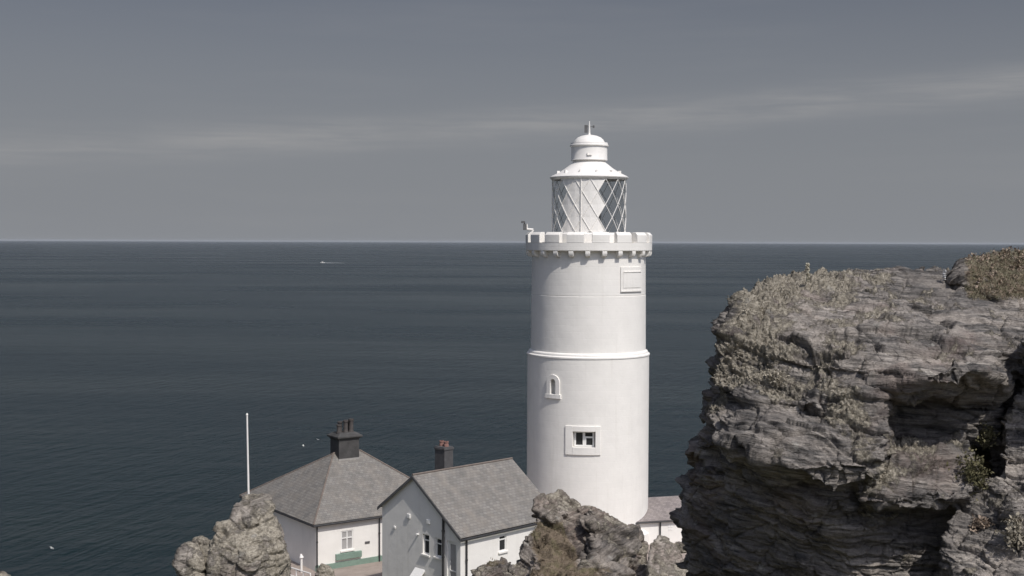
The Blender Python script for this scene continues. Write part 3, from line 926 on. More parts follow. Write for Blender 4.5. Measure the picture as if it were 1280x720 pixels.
# chimney (sits astride the ridge)
ch = MB()
cc = (R1 + R2) / 2; cc.z = 0
zc0 = zr - 0.7; zc1 = W(430, 547, 83.6).z; zc2 = W(430, 541, 83.6).z
HU, HV = 0.74, 0.60
c_off = cc - U * 0.16
ch.box(c_off, U, -V, -HU, HU, -HV, HV, zc0, zc1)
vs = []
for (e, z) in ((0.0, zc1 - 0.02), (0.17, zc1 + 0.12), (0.17, zc1 + 0.20), (-0.16, zc2 + 0.10)):
    for (a, b) in ((-1, -1), (1, -1), (1, 1), (-1, 1)):
        p = c_off + U * (a * (HU + e)) + V * (b * (HV + e)); vs.append((p.x, p.y, z))
fs = []
for k in range(3):
    for i in range(4): fs.append((k * 4 + i, k * 4 + (i + 1) % 4, k * 4 + 4 + (i + 1) % 4, k * 4 + 4 + i))
fs.append((12, 13, 14, 15))
ch.add(vs, fs)
cho = ch.build('chimney', M['stack'], ht)
for (a, b, hgt) in ((-0.50, -0.15, 0.62), (-0.24, 0.2, 0.76), (-0.02, -0.16, 0.86), (0.26, 0.2, 0.82), (0.36, -0.2, 0.94)):
    p = c_off + U * a + V * b
    t = MB(); t.lathe((p.x, p.y), [(0.18, zc2), (0.19, zc2 + 0.12), (0.15, zc2 + 0.2), (0.145, zc2 + hgt * 0.85), (0.18, zc2 + hgt * 0.88), (0.18, zc2 + hgt), (0.1, zc2 + hgt), (0.09, zc2 + hgt * 0.6)], 12)
    t_ = t.build('chimney_pot', M['pot_black'], cho); t_.data.transform(Matrix.Translation(-ht.location))
fl_ = MB()
fl_.box(c_off, U, -V, -HU - 0.04, HU + 0.04, HV - 0.02, HV + 0.06, zr - 0.62, zr - 0.30)
fo_ = fl_.build('flashing', M['lead'], cho); fo_.data.transform(Matrix.Translation(-ht.location))

# --- gabled house
u45 = Vector((.7071, .7071, 0)); v45 = Vector((-.7071, .7071, 0))
c1 = Vector((-2.61, 66.3, 0)); zE = CAMZ - 15.5
tA, tL = 3.9, 6.9
zA = W(515.7, 594, 69.06).z
slp = (zA - zE) / tA
zL = zA - slp * (tL - tA)
HL = 7.65
gh = thing('gabled_house', (c1.x, c1.y, GZ), 'white gabled house with long grey slate roof and black downpipe on its shaded end', 'house')
ovg = 0.16; ove = 0.22
oG = c1 + u45 * ovg + v45 * ove
zb_ = GZ - 0.3
gw = MB()
# end wall, x runs from the near corner along v45; outward = -u45
def on_wall(px, py, o, u): return on_front(px, py, o, u)
def rect(pxa, pya, pxb, pyb, o, u):
    a, z1 = on_wall(pxa, pya, o, u); b, _ = on_wall(pxb, pya, o, u)
    pm = (pxa + pxb) / 2
    _, zt1 = on_wall(pm, pya, o, u); _, zb1 = on_wall(pm, pyb, o, u)
    return (min(a, b), max(a, b), zb1, zt1)
g1 = rect(528.5, 668, 536.5, 693, oG, v45)
g2 = rect(544, 673, 552, 696.5, oG, v45)
g3 = rect(558.7, 677.0, 571, 745, oG, v45)
topg = [(0, zE + slp * ove - 0.06), (tA - ove, zA - 0.06), (tL - 2 * ove, zL + slp * ove - 0.06)]
wall_panel(gw, oG, v45, -u45, topg, zb_, [g1, g2, g3], 0.16)
l1 = rect(624, 669, 633, 689, oG, u45)
wall_panel(gw, oG, u45, -v45, [(0, zE + slp * ove - 0.06), (HL - 2 * ovg, zE + slp * ove - 0.06)], zb_, [l1], 0.12)
LW = tL - 2 * ove
wall_panel(gw, oG + v45 * LW, u45, v45, [(0, zL + slp * ove - 0.06), (HL - 2 * ovg, zL + slp * ove - 0.06)], zb_, [])
wall_panel(gw, oG + u45 * (HL - 2 * ovg), v45, u45, topg, zb_, [])
gw.build('wall', M['wall'], gh)
window(gh, oG, v45, -u45, g1, 0.14, (), (g1[2] + (g1[3] - g1[2]) * 0.7,))
window(gh, oG, v45, -u45, g2, 0.14, (), (g2[2] + (g2[3] - g2[2]) * 0.7,))
window(gh, oG, v45, -u45, g3, 0.14, (), (g3[2] + (g3[3] - g3[2]) * 0.45,), sill=False, fw_=0.16, name='glazed_door', pale_pane=True)  # pale pane colour stands in for light reflected in the door glass
window(gh, oG, u45, -v45, l1, 0.10, (), (l1[2] + (l1[3] - l1[2]) * 0.74,))
E0 = c1 + Vector((0, 0, zE)); E1 = c1 + u45 * HL + Vector((0, 0, zE))
P0 = c1 + v45 * tA + Vector((0, 0, zA)); P1 = P0 + u45 * HL
L0 = c1 + v45 * tL + Vector((0, 0, zL)); L1 = L0 + u45 * HL
gr = MB(); roof_face(gr, [E0, E1, P1, P0], u45); roof_face(gr, [P0, P1, L1, L0], u45)
gro = gr.build('roof', M['slate'], gh, fix=False)
up_ = Vector((0, 0, 0.03))
rt_ = line_tube('ridge_tiles', M['ridge'], gro, [(P0 + up_, P1 + up_)], 0.055); rt_.data.transform(Matrix.Translation(-gh.location))
bb = MB()
for (a, b) in ((E0, P0), (P0, L0)):
    d = (b - a); q0 = a - u45 * 0.03; q1 = b - u45 * 0.03
    lo = Vector((0, 0, -0.20)); hi = Vector((0, 0, -0.03))
    vs = [q0 + lo, q1 + lo, q1 + hi, q0 + hi]; vs += [v + u45 * 0.03 for v in vs]
    bb.add(vs, [(0, 1, 2, 3), (7, 6, 5, 4), (0, 4, 5, 1), (3, 2, 6, 7), (0, 3, 7, 4), (1, 5, 6, 2)])
bb.build('bargeboard', M['grey_metal'], gh)
dz = Vector((0, 0, 0.12))
line_tube('gutter', M['black_iron'], gh, [(E0 - dz, E1 - dz)], 0.06)
pipe(gh, oG, u45, -v45, on_wall(582, 690, oG, u45)[0], GZ, zE - 0.05, 0.05)
px_, pz_ = on_wall(555.5, 648, oG, v45)
pipe(gh, oG, v45, -u45, px_, GZ, pz_, 0.065)
for (px, py) in ((511.5, 645), (536, 652)):
    a, z = on_wall(px, py, oG, v45)
    h_ = MB(); oo = Vector((oG.x, oG.y, 0))
    h_.box(oo, v45, -u45, a - 0.13, a + 0.13, 0, 0.08, z - 0.13, z + 0.13)
    h_.build('vent_hood', M['upvc'], gh, bevel=0.03)
a, z = on_wall(494, 659, oG, v45)
h_ = MB(); h_.box(Vector((oG.x, oG.y, 0)), v45, -u45, a - 0.06, a + 0.10, 0, 0.07, z - 0.07, z + 0.07); h_.build('wall_lamp', M['upvc'], gh, bevel=0.02)
a, z = on_wall(523, 668, oG, v45)
h_ = MB(); q = Vector((oG.x, oG.y, 0)) + v45 * a
h_.tube((q.x, q.y, z), (q.x - u45.x * 0.16, q.y - u45.y * 0.16, z + 0.04), 0.05); h_.build('overflow_pipe', M['upvc'], gh)
# small lean-to porch roof at the foot of the end wall
a, z = on_wall(531, 714.5, oG, v45); a2, _ = on_wall(525, 716, oG, v45)
h_ = MB()
q0 = Vector((oG.x, oG.y, 0)) + v45 * a; q1 = Vector((oG.x, oG.y, 0)) + v45 * (a2 + 0.4)
h_.add([(q0.x, q0.y, z + .1), (q1.x, q1.y, z + .1), (q1.x - .3, q1.y - .3, z - 0.35), (q0.x - .3, q0.y - .3, z - 0.35)] + [(q0.x, q0.y, z), (q1.x, q1.y, z), (q1.x - .3, q1.y - .3, z - 0.45), (q0.x - .3, q0.y - .3, z - 0.45)],
       [(0, 1, 2, 3), (7, 6, 5, 4), (0, 3, 7, 4), (1, 5, 6, 2), (2, 6, 7, 3), (0, 4, 5, 1)])
h_.build('porch_roof', M['upvc'], gh)
# chimney behind the ridge
ck = MB(); qc = W(555, 580, 74.2); qc.z = 0
zk1 = W(555, 559, 73.8).z
ck.box(qc, u45, -v45, -0.34, 0.34, -0.42, 0.42, zA - 1.6, zk1)
ck.box(qc, u45, -v45, -0.38, 0.38, -0.46, 0.46, zk1 - 0.18, zk1 - 0.06)
cko = ck.build('chimney', M['stack_grey'], gh, bevel=0.015)
for s in (-0.2, 0.2):
    p = qc + v45 * s
    t = MB(); t.lathe((p.x, p.y), [(0.14, zk1 - 0.02), (0.145, zk1 + 0.1), (0.12, zk1 + 0.13), (0.12, zk1 + 0.22), (0.14, zk1 + 0.24), (0.14, zk1 + 0.3), (0.08, zk1 + 0.3)], 12)
    t_ = t.build('chimney_pot', M['terracotta'], cko); t_.data.transform(Matrix.Translation(-gh.location))

# --- low annex right of the tower
an = thing('low_annex', (9.5, 81, GZ), 'low white building with pinkish slate roof tucked beside the lighthouse foot', 'building')
za = CAMZ - 18.35
e0 = W(806.5, 654.2, 18.35 * F / (654.2 - 302.4)); e0.z = 0
e1 = W(870, 650.0, 18.35 * F / (650.0 - 302.4)); e1.z = 0
ua = (e1 - e0).normalized(); vaa = Vector((-ua.y, ua.x, 0))
e0 = e0 - ua * 2.4; LN = 17.0; run = 3.0; rise = 0.94
aw = MB()
ow = e0 + ua * 0.1 + vaa * 0.2
wall_panel(aw, ow, ua, -vaa, [(0, za - 0.02), (LN - .2, za - 0.02)], GZ - 0.5, [])
wall_panel(aw, ow, vaa, -ua, [(0, za - 0.02), (run - 0.2, za + rise - 0.1), (2 * run - 0.4, za - 0.02)], GZ - 0.5, [])
wall_panel(aw, ow + vaa * (2 * run - 0.4), ua, vaa, [(0, za - 0.02), (LN - .2, za - 0.02)], GZ - 0.5, [])
wall_panel(aw, ow + ua * (LN - 0.2), vaa, ua, [(0, za - 0.02), (run - 0.2, za + rise - 0.1), (2 * run - 0.4, za - 0.02)], GZ - 0.5, [])
aw.build('wall', M['wall'], an)
ar = MB()
ez = Vector((0, 0, za)); rz = Vector((0, 0, za + rise))
roof_face(ar, [e0 + ez, e0 + ua * LN + ez, e0 + ua * LN + vaa * run + rz, e0 + vaa * run + rz], ua)
roof_face(ar, [e0 + vaa * 2 * run + ez, e0 + ua * LN + vaa * 2 * run + ez, e0 + ua * LN + vaa * run + rz, e0 + ua * 0.2 + vaa * run + rz], ua)
# little cross gable behind
q = e0 + ua * 2.0 + vaa * (run + 0.4)
roof_face(ar, [q + ua * 0.0 + rz + Vector((0, 0, -0.1)), q + ua * 1.6 + rz + Vector((0, 0, -0.1)), q + ua * 0.9 + vaa * 1.5 + rz + Vector((0, 0, 0.62)), q + ua * 0.0 + vaa * 1.5 + rz + Vector((0, 0, 0.72))], ua)
ar.build('roof', M['slate_pink'], an, fix=False)
line_tube('gutter', M['black_iron'], an, [(e0 + ez - Vector((0, 0, .08)), e0 + ua * LN + ez - Vector((0, 0, .08)))], 0.05)
pipe(an, ow, ua, -vaa, on_wall(824.7, 660, ow, ua)[0], GZ, za - 0.1, 0.05)
a, z = on_wall(838, 660, ow, ua)
h_ = MB()
for (x0, x1, y0, y1) in ((-.16, -.02, .03, .17), (.02, .16, .03, .17), (-.16, -.02, -.15, -.01), (.02, .16, -.15, -.01)):
    h_.box(Vector((ow.x, ow.y, 0)), ua, -vaa, a + x0, a + x1, 0, 0.02, z + y0, z + y1)
h_.build('vent_grille', M['upvc'], an)

# --- flagpole
fp0 = W(310.6, 615, 80); fp1 = W(308.8, 518.5, 80)
dirp = (fp1 - fp0).normalized(); base = fp0 + dirp * ((GZ - fp0.z) / dirp.z)
fpt = thing('flagpole', base, 'slim bare white flagpole standing behind the pale rock, left of the cottages', 'flagpole')
t = MB(); t.tube(base, fp1, 0.08, 12, 0.05); t.build('pole', M['white_metal'], fpt)
t = MB(); t.tube(fp1, fp1 + dirp * 0.10, 0.08, 10, 0.03); t.build('truck', M['white_metal'], fpt)

# --- white railing and vent pipe beside the cottage's shaded wall
rl = thing('white_railing', W(371, 712, 74), 'low white tubular railing beside the shaded cottage wall behind the pale rock', 'railing')
t = MB()
r0 = W(362, 709, 74); r1 = W(388, 717, 72.5)
t.tube(r0, r1, 0.04); t.tube(r0 - Vector((0, 0, .45)), r1 - Vector((0, 0, .45)), 0.035)
t.build('rail', M['white_metal'], rl)
for s in (0, 0.33, 0.66, 1):
    p = r0.lerp(r1, s); t = MB(); t.tube((p.x, p.y, GZ - 0.6), (p.x, p.y, p.z), 0.04); t.build('post', M['white_metal'], rl)
vp_p = W(376.8, 697, 76.4)
vp = thing('vent_pipe', (vp_p.x, vp_p.y, GZ), 'short white standpipe with rounded top beside the shaded cottage wall', 'pipe')
t = MB(); t.tube((vp_p.x, vp_p.y, GZ), (vp_p.x, vp_p.y, vp_p.z), 0.07, 10); t.tube((vp_p.x, vp_p.y, vp_p.z), (vp_p.x - 0.03, vp_p.y, vp_p.z + 0.22), 0.14, 10, 0.05)
t.build('pipe', M['white_metal'], vp)

# --- low white boundary wall below the tower
bw0 = W(790, 690, 74); bw1 = W(900, 690, 74)
lw = MB(); lw.box(Vector((6.2, 74.5, 0)), Vector((1, 0, 0)), Vector((0, -1, 0)), 0, 9, 0, 0.4, GZ - 0.5, GZ + 1.15)
tag(lw.build('boundary_wall', M['wall'], bevel=0.03), 'white rendered yard wall in front of the lighthouse foot, behind the rocks', 'wall')

# ------------------------------------------------------------------ motorboat, wake, gulls
bp = W(403.3, 330.2, 57 * F / (330.2 - 302.6)); bp.z = 0
bt = thing('motorboat', bp, 'tiny white motorboat heading left with a thin wake near the horizon', 'boat')
t = MB()
Lb = 11.0
st = [(-1.0, 0.15, 1.9), (-0.7, 1.0, 1.6), (-0.2, 1.45, 1.35), (0.5, 1.5, 1.25), (1.0, 1.35, 1.25)]
vs = []
for (x, hw, zt2) in st:
    X = bp.x + x * Lb / 2
    for (yy, zz) in ((-hw, zt2), (-hw * 0.75, -0.2), (hw * 0.75, -0.2), (hw, zt2)): vs.append((X, bp.y + yy, zz))
fs = []
for i in range(len(st) - 1):
    for k in range(4): fs.append((i * 4 + k, i * 4 + (k + 1) % 4, (i + 1) * 4 + (k + 1) % 4, (i + 1) * 4 + k))
fs += [(0, 1, 2, 3), (16, 17, 18, 19)]
t.add(vs, fs); t.build('hull', M['white_metal'], bt)
t = MB(); t.box(Vector((bp.x, bp.y, 0)), Vector((1, 0, 0)), Vector((0, -1, 0)), -1.8, 1.6, -1.0, 1.0, 1.2, 2.9)
t.box(Vector((bp.x, bp.y, 0)), Vector((1, 0, 0)), Vector((0, -1, 0)), -1.9, 2.2, -1.1, 1.1, 2.9, 3.0); t.build('cabin', M['white_metal'], bt, bevel=0.1)
wk = MB()
nseg = 24; vs = []
for i in range(nseg + 1):
    x = bp.x + 3 + i * 2.3; w2 = (1.5 + i * 0.12) * (0.7 + 0.6 * random.random()) * (1 - 0.6 * i / nseg)
    yy = bp.y + 1.5 * math.sin(i * 0.1)
    vs += [(x, yy - w2 * 1.6, 0.03), (x, yy, 0.45 * (1 - i / nseg) + 0.06), (x, yy + w2 * 1.6, 0.03)]
fs = []
for i in range(nseg): fs += [(3 * i, 3 * i + 3, 3 * i + 4, 3 * i + 1), (3 * i + 1, 3 * i + 4, 3 * i + 5, 3 * i + 2)]
wk.add(vs, fs, True)
tag(wk.build('boat_wake', M['foam']), 'thin streak of white foam trailing behind the motorboat', 'wake', kind='stuff')

def gull_mesh():
    t = MB()
    # body
    sec = [(-0.28, 0.01), (-0.2, 0.06), (-0.05, 0.09), (0.12, 0.075), (0.2, 0.05), (0.27, 0.045), (0.31, 0.015)]
    vs = []
    for (x, r) in sec:
        for i in range(8):
            a = 2 * math.pi * i / 8; vs.append((x, r * math.cos(a), r * math.sin(a)))
    fs = [(j * 8 + i, j * 8 + (i + 1) % 8, j * 8 + 8 + (i + 1) % 8, j * 8 + 8 + i) for j in range(len(sec) - 1) for i in range(8)]
    t.add(vs, fs, True)
    for s in (-1, 1):
        w = [(0.12, 0.05, 0.02), (0.16, 0.33, 0.14), (0.02, 0.68, 0.08), (-0.05, 0.62, 0.075), (-0.02, 0.33, 0.13), (-0.08, 0.05, 0.02)]
        vs = [(x, s * y, z) for x, y, z in w] + [(x, s * y, z + 0.015) for x, y, z in w]
        t.add(vs, [(0, 1, 4, 5), (1, 2, 3, 4), (11, 10, 7, 6), (10, 9, 8, 7), (0, 6, 7, 1), (1, 7, 8, 2), (2, 8, 9, 3), (3, 9, 10, 4), (4, 10, 11, 5)])
    t.add([(-0.26, -0.02, 0), (-0.26, 0.02, 0), (-0.42, 0.07, 0.0), (-0.42, -0.07, 0.0)], [(0, 1, 2, 3)])
    return t
gm = gull_mesh()
spots = [((379, 557, 250), 'white gull low over the water, farther left of the pair near the big chimney', 0.4),
         ((397.5, 549.5, 250), 'white gull low over the water, the nearer of the pair to the big chimney', 2.2),
         ((64.5, 685, 190), 'lone white gull skimming the dark sea near the bottom left corner', 1.1)]
g0 = None
for (p, lab, rz_) in spots:
    if g0 is None: go = gm.build('gull', M['white_metal']); g0 = go
    else: go = g0.copy(); COL.objects.link(go)
    go.scale = (0.65, 0.65, 0.65); go.location = W(*p); go.rotation_euler = (0.3, 0.1, rz_)
    tag(go, lab, 'gull', 'gulls flying over the sea')

# ------------------------------------------------------------------ rocks
def rock(name, chunks, voxel, bed, amps, seed, mat_, label, lichen_fn=None, turf_fn=None, freq=3.0, loc=None, smooth_it=4, cat='rock', group=None):
    """chunks: lists of (px,py,D) hull points; bed: bedding normal"""
    bm = bmesh.new()
    for pts in chunks:
        vs = [bm.verts.new(W(*p)) for p in pts]
        r = bmesh.ops.convex_hull(bm, input=vs)
        bmesh.ops.delete(bm, geom=[v for v in r['geom_interior'] if isinstance(v, bmesh.types.BMVert)], context='VERTS') if r['geom_interior'] else None
    me = bpy.data.meshes.new(name); bm.to_mesh(me); bm.free()
    tmp = bpy.data.objects.new('tmp', me); COL.objects.link(tmp)
    md = tmp.modifiers.new('r', 'REMESH'); md.mode = 'VOXEL'; md.voxel_size = voxel * 2.2
    md2 = tmp.modifiers.new('s', 'SMOOTH'); md2.factor = 0.5; md2.iterations = smooth_it
    md3 = tmp.modifiers.new('r2', 'REMESH'); md3.mode = 'VOXEL'; md3.voxel_size = voxel
    dg = bpy.context.evaluated_depsgraph_get(); ev = tmp.evaluated_get(dg); m2 = bpy.data.meshes.new_from_object(ev)
    bpy.data.objects.remove(tmp); bpy.data.meshes.remove(me)
    n = len(m2.vertices)
    co = np.empty(n * 3, np.float32); m2.vertices.foreach_get('co', co); co = co.reshape(-1, 3).astype(np.float64)
    nr = np.empty(n * 3, np.float32); m2.vertices.foreach_get('normal', nr); nr = nr.reshape(-1, 3).astype(np.float64)
    L = amps['L']
    b = np.array(bed, float); b /= np.linalg.norm(b)
    a1 = np.cross(b, [0, 1, 0]); a1 /= np.linalg.norm(a1); a2 = np.cross(b, a1)
    # big lumps first
    q = co / L
    lump = fbm(q * 0.8, 3, seed)
    wv = np.stack([fbm(q * 0.9, 3, seed + 3), fbm(q * 0.9, 3, seed + 5), fbm(q * 0.9, 3, seed + 9)], 1)
    s = q @ b + amps.get('warp', 0.12) * wv[:, 0]
    bo = np.zeros(n)
    if 'bend' in amps:
        bk, bx, bw = amps['bend']
        bo = bk * bw * np.log1p(np.exp(-(co[:, 0] - bx) / bw))
        s = s - bo
    x1 = q @ a1 + 0.15 * wv[:, 1]; x2 = q @ a2 + 0.15 * wv[:, 2]
    edge = 1 - amps.get('ed', 0.5) * np.abs(nr @ b)
    d = amps['lump'] * lump
    # ledges: each bed stands out or back by its own amount, broken along its length
    tot = 0
    for k, (fq, am, sp) in enumerate(((freq, 0.9, 0.55), (freq * 2.1, 0.75, 0.8), (freq * 4.3, 0.48, 1.3), (freq * 8.0, 0.26, 2.2))):
        ss = s * fq; i0 = np.floor(ss); fr = ss - i0
        def val(ii):
            pp = np.stack([x1 * sp + ii * 7.31, x2 * sp + ii * 3.7, ii * 1.0 + 0.5], 1)
            return noise(pp, seed + 40 + k) * 1.2
        w = sstep(0.86, 1.0, fr)
        v = val(i0) * (1 - w) + val(i0 + 1) * w
        v = v - 0.35 * np.exp(-((fr - 0.9) / 0.07) ** 2)
        tot = tot + am * v
    d = d + amps['ledge'] * tot * edge
    # joints: planes that cut blocks out across the beds
    jn = noise(np.stack([x1 * 1.1, x2 * 1.1, s * 0.5], 1), seed + 71)
    d = d - amps['joint'] * np.exp(-(jn / 0.035) ** 2)
    blk = np.floor(x1 * 1.6 + 0.6 * noise(np.stack([x2, s, x1 * 0.2], 1), seed + 77))
    d = d + amps['joint'] * 0.8 * noise(np.stack([blk * 1.7 + .3, np.floor(s * 2.2) * 1.3 + .2, x2 * 0.5], 1), seed + 78) * edge
    d = d + amps['facet'] * (facets(np.stack([x1 * 1.2, x2 * 1.2, s * 3.0], 1), seed + 81) + amps.get('f2', 0.33) * facets(np.stack([x1 * 2.4, x2 * 2.4, s * 7.0], 1), seed + 83) + amps.get('f3', 0.07) * facets(np.stack([x1 * 6, x2 * 6, s * 16.0], 1), seed + 85))
    d = d + amps['fine'] * fbm(np.stack([x1 * 5, x2 * 5, s * 14], 1), 4, seed + 90, 0.6)
    lich = lichen_fn(co, nr, q) if lichen_fn else np.zeros(n)
    d = d + amps['tuft'] * np.clip(lich, 0, 1) * np.abs(fbm(co * amps.get('tf', 9.0), 4, seed + 99, 0.65))
    dirn = nr.copy(); 
    co2 = co + dirn * d[:, None]
    m2.vertices.foreach_set('co', co2.astype(np.float32).ravel())
    at = m2.attributes.new('bend', 'FLOAT', 'POINT'); at.data.foreach_set('value', bo.astype(np.float32))
    at = m2.attributes.new('lichen', 'FLOAT', 'POINT'); at.data.foreach_set('value', lich.astype(np.float32))
    tf = turf_fn(co2, nr, q) if turf_fn else np.zeros(n)
    at = m2.attributes.new('turf', 'FLOAT', 'POINT'); at.data.foreach_set('value', tf.astype(np.float32))
    m2.polygons.foreach_set('use_smooth', np.ones(len(m2.polygons), bool))
    m2.materials.clear(); m2.materials.append(mat_)
    m2.update()
    nr2 = np.empty(n * 3, np.float32); m2.vertices.foreach_get('normal', nr2)
    m2.name = name
    o = bpy.data.objects.new(name, m2); COL.objects.link(o)
    tag(o, label, cat, group)
    print(name, n)
    return o, co2, nr2.reshape(-1, 3).astype(np.float64), lich, tf

def proj(co):
    d = co - np.array([0, 0, CAMZ])
    z = d @ np.array(fw); x = d @ np.array(rt) / z * F + 640; y = 360 - d @ np.array(up) / z * F
    return x, y

M['rock_big'] = rock_mat('layered_schist', (R(4), R(-3), 0), 'grey', 1.0)
M['rock_mid'] = rock_mat('brown_schist', (0, R(24), 0), 'brown', 0.5)
M['rock_pale'] = rock_mat('lichen_pale_rock', (0, R(10), 0), 'pale', 0.55)

def cloudify(*a): pass

# big foreground crag
big_chunks = [
 # back and top slab, sloping towards the viewer
 [(928, 362, 18.3), (950, 356, 19.2), (1060, 341, 20.2), (1170, 347, 20.4), (1225, 356, 20.4), (1330, 360, 20), (908, 400, 17.3), (912, 440, 16.7), (985, 464, 16.3), (1060, 470, 15.9), (1110, 474, 15.3),
  (1180, 472, 14.9), (1232, 462, 15.0), (1000, 540, 18), (1330, 560, 19), (905, 520, 18.5)],
 # upper-left shoulder
 [(930, 372, 17.6), (906, 415, 16.9), (886, 470, 16.6), (880, 510, 17.0), (960, 440, 16.4), (960, 540, 15.8), (1000, 490, 16.0), (1000, 560, 17.5), (920, 400, 18.6), (884, 530, 18.5)],
 # filling between the sloping top and the front body
 [(898, 436, 17.3), (1000, 430, 16.9), (1106, 430, 16.6), (905, 505, 16.5), (1000, 510, 15.85), (1104, 505, 15.55), (1104, 560, 16.5), (900, 560, 17.5), (900, 430, 18.5), (1104, 430, 18.5), (1000, 470, 16.25), (1060, 470, 16.0)],
 [(903, 452, 16.75), (960, 446, 16.45), (1030, 448, 16.1), (1104, 452, 15.75), (1104, 500, 15.25), (1000, 505, 15.45), (915, 500, 16.1), (1104, 500, 17), (905, 500, 17.6), (1104, 452, 17), (905, 445, 18)],
 # boulder on the crest with a dark underside
 [(1078, 352, 19.5), (1100, 342, 19.9), (1150, 339, 20.0), (1185, 343, 19.8), (1216, 358, 19.4), (1224, 378, 18.5), (1190, 392, 17.6), (1140, 386, 17.7), (1092, 370, 18.2), (1150, 380, 20), (1200, 400, 19)],
 [(1060, 395, 17.6), (1120, 400, 17.1), (1230, 404, 16.9), (1330, 398, 17.2), (1330, 440, 16.1), (1200, 430, 16.2), (1060, 420, 16.9), (1060, 420, 18), (1330, 440, 18)],
 # main bulging front body
 [(880, 500, 16.8), (940, 474, 16.2), (1040, 482, 15.8), (1102, 478, 15.5), (1112, 530, 15.0), (1092, 600, 14.55), (1040, 603, 14.5), (905, 548, 15.5), (861, 566, 17.0), (1100, 625, 17), (880, 600, 18), (960, 572, 14.95)],
 # lower left mass, turned away to the left
 [(878, 575, 17.0), (852, 604, 17.4), (843, 636, 17.7), (858, 700, 17.9), (884, 760, 18.0), (905, 560, 15.9), (960, 596, 15.6), (1060, 612, 15.05), (1076, 700, 15.5), (1064, 780, 15.8), (960, 700, 16.2), (940, 770, 16.7), (1100, 800, 18.5), (880, 780, 19.5), (870, 605, 19.2), (1090, 610, 17)],
 # rock under the overhang, set back
 [(1095, 480, 16.2), (1240, 470, 16.2), (1250, 560, 16.0), (1090, 560, 16.0), (1090, 480, 18), (1260, 470, 18), (1260, 600, 18), (1090, 600, 18)],
 [(1236, 455, 16.7), (1300, 440, 16.5), (1360, 480, 16.4), (1360, 620, 16.0), (1232, 615, 16.0), (1232, 455, 18.5), (1360, 455, 18.5), (1300, 620, 18)],
 # lit shelf below it
 [(1085, 548, 15.9), (1200, 545, 15.9), (1225, 580, 15.4), (1215, 622, 14.9), (1130, 632, 14.75), (1075, 625, 14.9), (1060, 585, 15.2), (1100, 640, 17.5), (1230, 640, 17.5)],
 # recess under the shelf
 [(1050, 620, 15.35), (1190, 620, 15.4), (1215, 760, 15.5), (1050, 790, 15.7), (1050, 620, 18), (1220, 620, 18), (1230, 800, 18), (1050, 800, 18)],
 # right foot, lit slabs
 [(1192, 640, 15.2), (1205, 600, 15.5), (1290, 583, 15.1), (1360, 590, 15.0), (1400, 800, 12.9), (1235, 735, 13.9), (1175, 690, 14.7), (1180, 780, 15.0), (1300, 760, 17), (1200, 760, 17), (1360, 600, 17)],
 # right pillar beyond the cleft
 [(1250, 535, 15.6), (1272, 492, 15.9), (1340, 450, 15.9), (1360, 610, 14.9), (1250, 610, 15.1), (1340, 430, 17.5), (1270, 610, 17.5)],
 # shoulder at the frame's right edge, above the cleft
 [(1258, 446, 16.2), (1296, 402, 16.0), (1372, 380, 14.5), (1400, 470, 14.5), (1330, 470, 14.9), (1262, 480, 16.4), (1250, 460, 17.6), (1340, 420, 18)],
 # turfed knoll at top right
 [(1203, 350, 19.0), (1214, 328, 19.4), (1240, 315, 19.8), (1290, 314, 20), (1360, 322, 20), (1360, 390, 18.5), (1290, 385, 18.2), (1215, 372, 18.6), (1230, 420, 20), (1360, 420, 21)],
]
def big_lichen(co, nr, q):
    x, y = proj(co)
    v = fbm(q * 1.6, 5, 301, 0.6)
    topleft = np.exp(-(((x - 940) / 75) ** 2 + ((y - 410) / 75) ** 2))
    crest = np.exp(-((y - 352) / 20) ** 2) * sstep(1160, 1060, x)
    ledge = np.exp(-(((x - 1088) / 32) ** 2 + ((y - 590) / 60) ** 2)) + 0.8 * np.exp(-(((x - 1145) / 50) ** 2 + ((y - 556) / 14) ** 2)) + .7 * np.exp(-(((x - 1075) / 60) ** 2 + ((y - 392) / 18) ** 2))
    return np.clip(-0.06 + 0.85 * v + 1.0 * topleft + 0.65 * crest + 0.75 * ledge + 0.5 * sstep(1200, 1215, x) * sstep(335, 325, y) + 0.25 * np.clip(nr[:, 2], 0, 1) - 0.15, -0.3, 1.0)
def big_turf(co, nr, q):
    x, y = proj(co)
    return sstep(1195, 1215, x) * sstep(388, 366, y) * sstep(300, 320, y + 20) * 0.62
AM = dict(L=1.0, lump=0.18, ledge=0.085, joint=0.04, facet=0.10, fine=0.018, tuft=0.115, tf=11.0, ed=0.45, bend=(0.17, 3.6, 0.4))
big, bco, bnr, blich, bturf = rock('crag', big_chunks, 0.017, (0.07, -0.10, 1.0), AM, 21, M['rock_big'],
    'huge layered grey schist crag crusted with pale lichen filling the right foreground', big_lichen, big_turf, freq=3.2)

